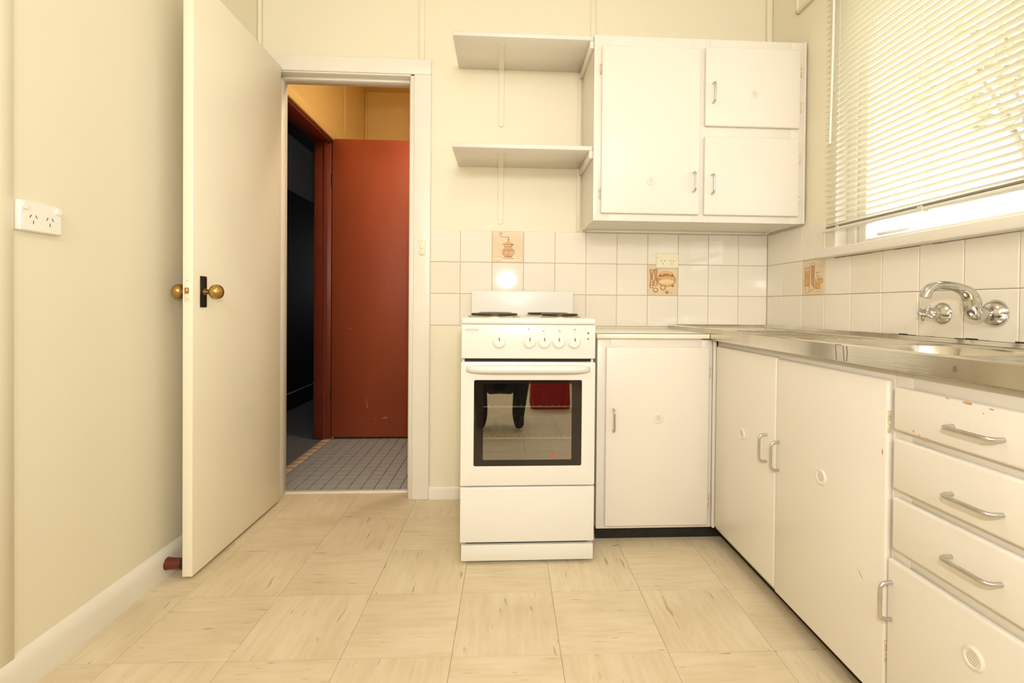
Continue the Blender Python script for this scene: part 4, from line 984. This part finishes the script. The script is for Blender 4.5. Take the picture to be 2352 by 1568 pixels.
vb = thing('venetian_blind', 'cream aluminium venetian blind over the window', 'blind', (-0.030, -1.28, 1.24))
BY0, BY1, BX, PIT = -2.075, -0.490, -0.030, 0.0222
def slat_mesh():
    bm = bmesh.new(); R_ = []
    n_ = 5; TILT = math.radians(SLAT_TILT)
    for k in range(n_):
        u = -0.0125+0.025*k/(n_-1); h = 0.0022*(1-(u/0.0125)**2)
        R_.append((u*math.cos(TILT)-h*math.sin(TILT), u*math.sin(TILT)+h*math.cos(TILT)))
    a = [bm.verts.new((x, BY0, z)) for x, z in R_]; b = [bm.verts.new((x, BY1, z)) for x, z in R_]
    a2 = [bm.verts.new((x, BY0, z-0.0004)) for x, z in R_]; b2 = [bm.verts.new((x, BY1, z-0.0004)) for x, z in R_]
    for k in range(n_-1):
        bm.faces.new((a[k], a[k+1], b[k+1], b[k])); bm.faces.new((a2[k], b2[k], b2[k+1], a2[k+1]))
    bm.faces.new((a[0], b[0], b2[0], a2[0])); bm.faces.new((a[-1], a2[-1], b2[-1], b[-1]))
    bm.faces.new(a+a2[::-1]); bm.faces.new(b[::-1]+b2)
    bmesh.ops.recalc_face_normals(bm, faces=bm.faces)
    me = bpy.data.meshes.new('slat'); bm.to_mesh(me); bm.free(); me.materials.append(MT['slat'])
    return me
SLAT_TILT = -4.0
sme = slat_mesh(); nsl = 46
for k in range(nsl):
    o = bpy.data.objects.new('slat', sme); C.objects.link(o); o.parent = vb
    o.location = Vector((BX, 0, 1.268+k*PIT))-vb.location
box('bottom_rail', BX-0.0135, BX+0.0135, BY0-0.006, BY1+0.006, 1.2385, 1.2500, 'rail', vb, 0.003, 2)
for k in range(3): # collected spare slats resting on the rail
    o = bpy.data.objects.new('slat', sme); C.objects.link(o); o.parent = vb
    o.location = Vector((BX, 0, 1.2520+k*0.0028))-vb.location
box('head_rail', BX-0.02, BX+0.02, BY0, BY1, 2.275, 2.300, 'rail', vb, 0.002, 1)
for y in (-0.575, -0.950, -1.30, -1.65, -1.99):
    bm = bmesh.new()
    for xx in (BX-0.0135, BX+0.0135): add_tube(bm, [(xx, y, 1.25), (xx, y, 2.276)], 0.0006, 6)
    fin('ladder_cord', bm, 'rail', vb)
    bm = bmesh.new(); add_box(bm, BX-0.016, BX-0.0125, y-0.010, y+0.010, 1.2375, 1.2535, 0.001, 1); add_box(bm, BX-0.016, BX+0.004, y-0.010, y+0.010, 1.2365, 1.2385, 0.0005, 1)
    fin('rail_clip', bm, 'clear', vb)
tube('tilt_wand', [(-0.058, -0.560, 2.26), (-0.060, -0.5590, 1.90), (-0.060, -0.5490, 1.573)], 0.0042, 'rail', vb, 8)

# added window, unseen behind the camera, as opening for the rear fill light
w2 = sempty('window_added', 'added unseen high window behind the camera for the rear fill light', 'window', (-1.25, YF-0.06, RW[2]))
bm = bmesh.new(); ya, yb = YF-0.09, YF-0.03
for b in ((RW[0], RW[0]+0.05, ya, yb, RW[2], RW[3]), (RW[1]-0.05, RW[1], ya, yb, RW[2], RW[3]), (RW[0]+0.05, RW[1]-0.05, ya, yb, RW[2], RW[2]+0.05), (RW[0]+0.05, RW[1]-0.05, ya, yb, RW[3]-0.05, RW[3])): add_box(bm, *b)
fin('window_frame', bm, 'frame', w2)
quads('pane', [[(RW[0]+0.04, YF-0.06, RW[2]+0.04), (RW[1]-0.04, YF-0.06, RW[2]+0.04), (RW[1]-0.04, YF-0.06, RW[3]-0.04), (RW[0]+0.04, YF-0.06, RW[3]-0.04)]], 'pane', w2)

# ------------------------------------------------------------------ lamps added out of view to brighten kitchen and hall
cl = thing('added_ceiling_lamp', 'added round opal lamp, unseen on the kitchen ceiling, to brighten the room', 'lamp', (-1.25, -1.75, ZC))
lathe('lamp_base', [(0.17, 0), (0.17, -0.02), (0.165, -0.03), (0.0, -0.03)], (-1.25, -1.75, ZC), (0, 0, 1), 'stove', cl, 32)
lathe('lamp_diffuser', [(0.155, -0.031), (0.160, -0.045), (0.14, -0.075), (0.08, -0.095), (0.0, -0.10)], (-1.25, -1.75, ZC), (0, 0, 1), 'opal', cl, 32)
pl = bpy.data.lights.new('ceiling_fill_light', 'POINT'); pl.energy = CEIL_FILL_POWER; pl.color = WARM; pl.shadow_soft_size = 0.12
po = bpy.data.objects.new('ceiling_fill_light', pl); C.objects.link(po); po.location = (-1.25, -1.75, ZC-0.24)
hl = thing('added_hall_lamp', 'added round ceiling lamp, unseen, to brighten the hall', 'lamp', (-1.45, 0.40, 2.75))
lathe('lamp_base', [(0.12, 0), (0.12, -0.02), (0.0, -0.02)], (-1.45, 0.40, 2.75), (0, 0, 1), 'stove', hl, 24)
lathe('lamp_diffuser', [(0.11, -0.021), (0.11, -0.04), (0.07, -0.06), (0.0, -0.065)], (-1.45, 0.40, 2.75), (0, 0, 1), 'opal', hl, 24)
area('hall_fill_light', (-1.45, 0.40, 2.66), (0, 0, -1), 0.2, 0.2, HALL_FILL_POWER, (1.0, 0.93, 0.78))  # added light that brightens the hall

# ------------------------------------------------------------------ things behind the camera that the oven glass mirrors
rb = thing('red_bag', 'red fabric bag on the floor behind the camera', 'bag', (-0.86, -3.34, 0))
bm = bmesh.new()
loft(bm, [L3(rrect(-1.05, -0.70, -3.45, -3.27, 0.04), 0.0), L3(rrect(-1.06, -0.69, -3.46, -3.26, 0.05), 0.05), L3(rrect(-1.05, -0.70, -3.45, -3.27, 0.05), 0.28), L3(rrect(-1.01, -0.74, -3.42, -3.30, 0.05), 0.36)])
bm.faces.new([v for v in bm.verts if abs(v.co.z-0.36) < 1e-5]); bm.faces.new([v for v in bm.verts if abs(v.co.z) < 1e-5])
fin('bag_body', bm, 'red_cloth', rb, smooth=True, angle=0.8)
for yy_ in (-3.31, -3.41): tube('strap', bez((-0.95, yy_, 0.35), (-0.95, yy_, 0.55), (-0.80, yy_, 0.55), (-0.80, yy_, 0.35), 10), 0.010, 'red_cloth', rb, 8)

# the photographer, dark clothes, squatting behind the camera (seen only as a reflection in the oven glass)
def person():
    t = thing('person', 'person in dark trousers and jacket squatting behind the camera', 'person', (-1.33, -2.70, 0))
    J = {'pelvis': ((-1.33, -2.86, 0.34), 0.150), 'spine': ((-1.33, -2.84, 0.53), 0.140), 'chest': ((-1.33, -2.74, 0.74), 0.150), 'neck': ((-1.33, -2.66, 0.88), 0.058), 'head0': ((-1.33, -2.63, 0.93), 0.070), 'head1': ((-1.33, -2.615, 1.00), 0.093), 'head2': ((-1.33, -2.63, 1.08), 0.078)}
    E_ = [('pelvis', 'spine'), ('spine', 'chest'), ('chest', 'neck'), ('neck', 'head0'), ('head0', 'head1'), ('head1', 'head2')]
    for s_, dx in (('l', -1), ('r', 1)):
        X0 = -1.33
        J.update({'hip'+s_: ((X0+dx*0.10, -2.85, 0.31), 0.105), 'knee'+s_: ((X0+dx*0.17, -2.53, 0.47), 0.072), 'ankle'+s_: ((X0+dx*0.14, -2.62, 0.09), 0.050), 'toe'+s_: ((X0+dx*0.145, -2.47, 0.04), 0.038),
                  'shoulder'+s_: ((X0+dx*0.18, -2.72, 0.80), 0.068), 'elbow'+s_: ((X0+dx*0.23, -2.66, 0.60), 0.048), 'wrist'+s_: ((X0+dx*0.12, -2.60, 0.83), 0.032)})
        E_ += [('pelvis', 'hip'+s_), ('hip'+s_, 'knee'+s_), ('knee'+s_, 'ankle'+s_), ('ankle'+s_, 'toe'+s_), ('chest', 'shoulder'+s_), ('shoulder'+s_, 'elbow'+s_), ('elbow'+s_, 'wrist'+s_)]
        w = Vector(J['wrist'+s_][0]); d = Vector((-dx*0.5, 0.75, -0.1)).normalized(); side = Vector((dx*0.75, 0.5, 0.2)).normalized(); up = Vector((0, 0, 1))
        J['palm'+s_] = (tuple(w+d*0.05), 0.030); E_.append(('wrist'+s_, 'palm'+s_))
        for f in range(4):
            b = w+d*0.085+up*(0.033-0.022*f); L = (0.036, 0.042, 0.040, 0.030)[f]
            J['f%d0%s' % (f, s_)] = (tuple(b), 0.0098); J['f%d1%s' % (f, s_)] = (tuple(b+d*L-side*0.012), 0.009); J['f%d2%s' % (f, s_)] = (tuple(b+d*L*1.25-side*0.040), 0.008)
            E_ += [('palm'+s_, 'f%d0%s' % (f, s_)), ('f%d0%s' % (f, s_), 'f%d1%s' % (f, s_)), ('f%d1%s' % (f, s_), 'f%d2%s' % (f, s_))]
        J['t0'+s_] = (tuple(w+d*0.03-side*0.03+up*0.02), 0.011); J['t1'+s_] = (tuple(w+d*0.065-side*0.045+up*0.03), 0.0095)
        E_ += [('palm'+s_, 't0'+s_), ('t0'+s_, 't1'+s_)]
    keys = list(J); me = bpy.data.meshes.new('body_cage')
    me.from_pydata([J[k][0] for k in keys], [(keys.index(a), keys.index(b)) for a, b in E_], [])
    ob = bpy.data.objects.new('body_cage', me); C.objects.link(ob)
    sk = ob.modifiers.new('skin', 'SKIN'); sv = me.skin_vertices[0].data
    for i_, k in enumerate(keys): sv[i_].radius = (J[k][1], J[k][1]); sv[i_].use_root = (k == 'pelvis')
    sub = ob.modifiers.new('sub', 'SUBSURF'); sub.levels = 1; sub.render_levels = 1
    bpy.context.view_layer.update(); dg = bpy.context.evaluated_depsgraph_get()
    m2 = bpy.data.meshes.new_from_object(ob.evaluated_get(dg)); bpy.data.objects.remove(ob)
    for p in m2.polygons:
        c = p.center; p.use_smooth = True
        hand = 0.78 < c.z < 0.97 and c.y > -2.60
        p.material_index = 1 if ((c.z > 0.90 and abs(c.x+1.33) < 0.12) or hand) else (2 if c.z < 0.10 else 0)
    body_ = link('body', m2, ['dark_cloth', 'skin', 'black'], t)
    lathe('hair', [(0.096, 0.0), (0.101, 0.03), (0.09, 0.075), (0.055, 0.105), (0.0, 0.115)], (-1.33, -2.635, 1.025), (0, -0.25, 1), 'hair', body_, 20)
    bm = bmesh.new()
    add_lathe(bm, [(0.013, 0), (0.009, 0.012), (0, 0.022)], (-1.33, -2.525, 0.985), (0, 1, -0.2), 10)
    fin('nose', bm, 'skin', body_, smooth=True)
    for dx in (-1, 1):
        lathe('eye', [(0.010, 0), (0.007, 0.004), (0, 0.006)], (-1.33+dx*0.032, -2.533, 1.015), (0, 1, 0), 'black', body_, 10)
        lathe('ear', [(0.024, 0), (0.02, 0.008), (0, 0.01)], (-1.33+dx*0.090, -2.62, 1.0), (dx, 0, 0), 'skin', body_, 12)
    box('mouth', -1.355, -1.305, -2.537, -2.528, 0.947, 0.955, 'red_dark', body_, 0.003, 1)
MT['skin'] = paint('skin', rgb(206, 160, 132), 0.5, 0.05, 12, 0.02, 60); MT['hair'] = paint('dark_hair', rgb(50, 38, 30), 0.6, 0.2, 60, 0.2, 120)
person()

# ------------------------------------------------------------------ outside the window
gr = struct(box('ground_yard', 0.16, 14, -10, 8, -0.65, -0.6, 'ground'), 'yard outside the window', 'ground')
nb = thing('neighbour_house', 'pale rendered neighbouring house seen through the blind', 'house', (8.0, 0.5, -0.6))
box('house_wall', 8.0, 11.0, 2.2, 7.5, -0.6, 1.6, 'ext', nb)
bm = bmesh.new()
for p in ([(7.6, 1.9, 1.55), (7.6, 7.8, 1.55), (9.5, 7.8, 2.35), (9.5, 1.9, 2.35)], [(11.4, 1.9, 1.55), (11.4, 7.8, 1.55), (9.5, 7.8, 2.35), (9.5, 1.9, 2.35)]): bm.faces.new([bm.verts.new(q) for q in p])
bmesh.ops.solidify(bm, geom=bm.faces[:], thickness=0.1)
fin('house_roof', bm, 'ext', nb)
def tree(x, y, h, blobs, label):
    t = thing('garden_tree', label, 'tree', (x, y, -0.6), 'trees outside the window')
    bm = bmesh.new(); add_tube(bm, [(x, y, -0.6), (x+0.05, y+0.02, h*0.4), (x, y, h*0.8)], [0.13, 0.10, 0.05], 10)
    for bx_, by_, bz_, br_ in blobs: add_tube(bm, [(x, y, h*0.45), ((x+bx_)/2, (y+by_)/2, (h*0.45+bz_)/2+0.1), (bx_, by_, bz_)], [0.05, 0.035, 0.015], 6)
    fin('trunk', bm, 'bark', t, smooth=True)
    bm = bmesh.new()
    for bx_, by_, bz_, br_ in blobs:
        for k in range(int(520*br_*br_)):
            d = Vector((random.gauss(0, 1), random.gauss(0, 1), random.gauss(0, 1))).normalized()*br_*random.uniform(0.3, 1.0)**0.5
            p = Vector((bx_, by_, bz_))+d; u = Vector((random.gauss(0, 1), random.gauss(0, 1), random.gauss(0, 1))).normalized(); w, v_, _ = frame_from(u)
            s = random.uniform(0.05, 0.09)
            bm.faces.new([bm.verts.new(p+w*s*a+v_*s*b) for a, b in ((-1.4, 0), (0, -0.5), (1.4, 0), (0, 0.5))])
    o = fin('foliage', bm, 'leaf', t); o['kind'] = 'stuff'
tree(4.2, 0.9, 4.6, [(4.2, 0.6, 3.9, 0.8), (4.0, 1.5, 4.2, 0.75), (4.4, -0.1, 4.6, 0.7), (4.3, 2.2, 3.7, 0.6), (4.0, 1.0, 3.4, 0.55)], 'leafy garden tree close outside the window, crown above the sill')
tree(5.6, 3.6, 5.6, [(5.6, 3.4, 4.9, 0.9), (5.4, 4.4, 4.5, 0.8), (5.8, 2.6, 5.4, 0.8), (5.5, 3.9, 4.0, 0.7)], 'taller leafy tree further along the yard')
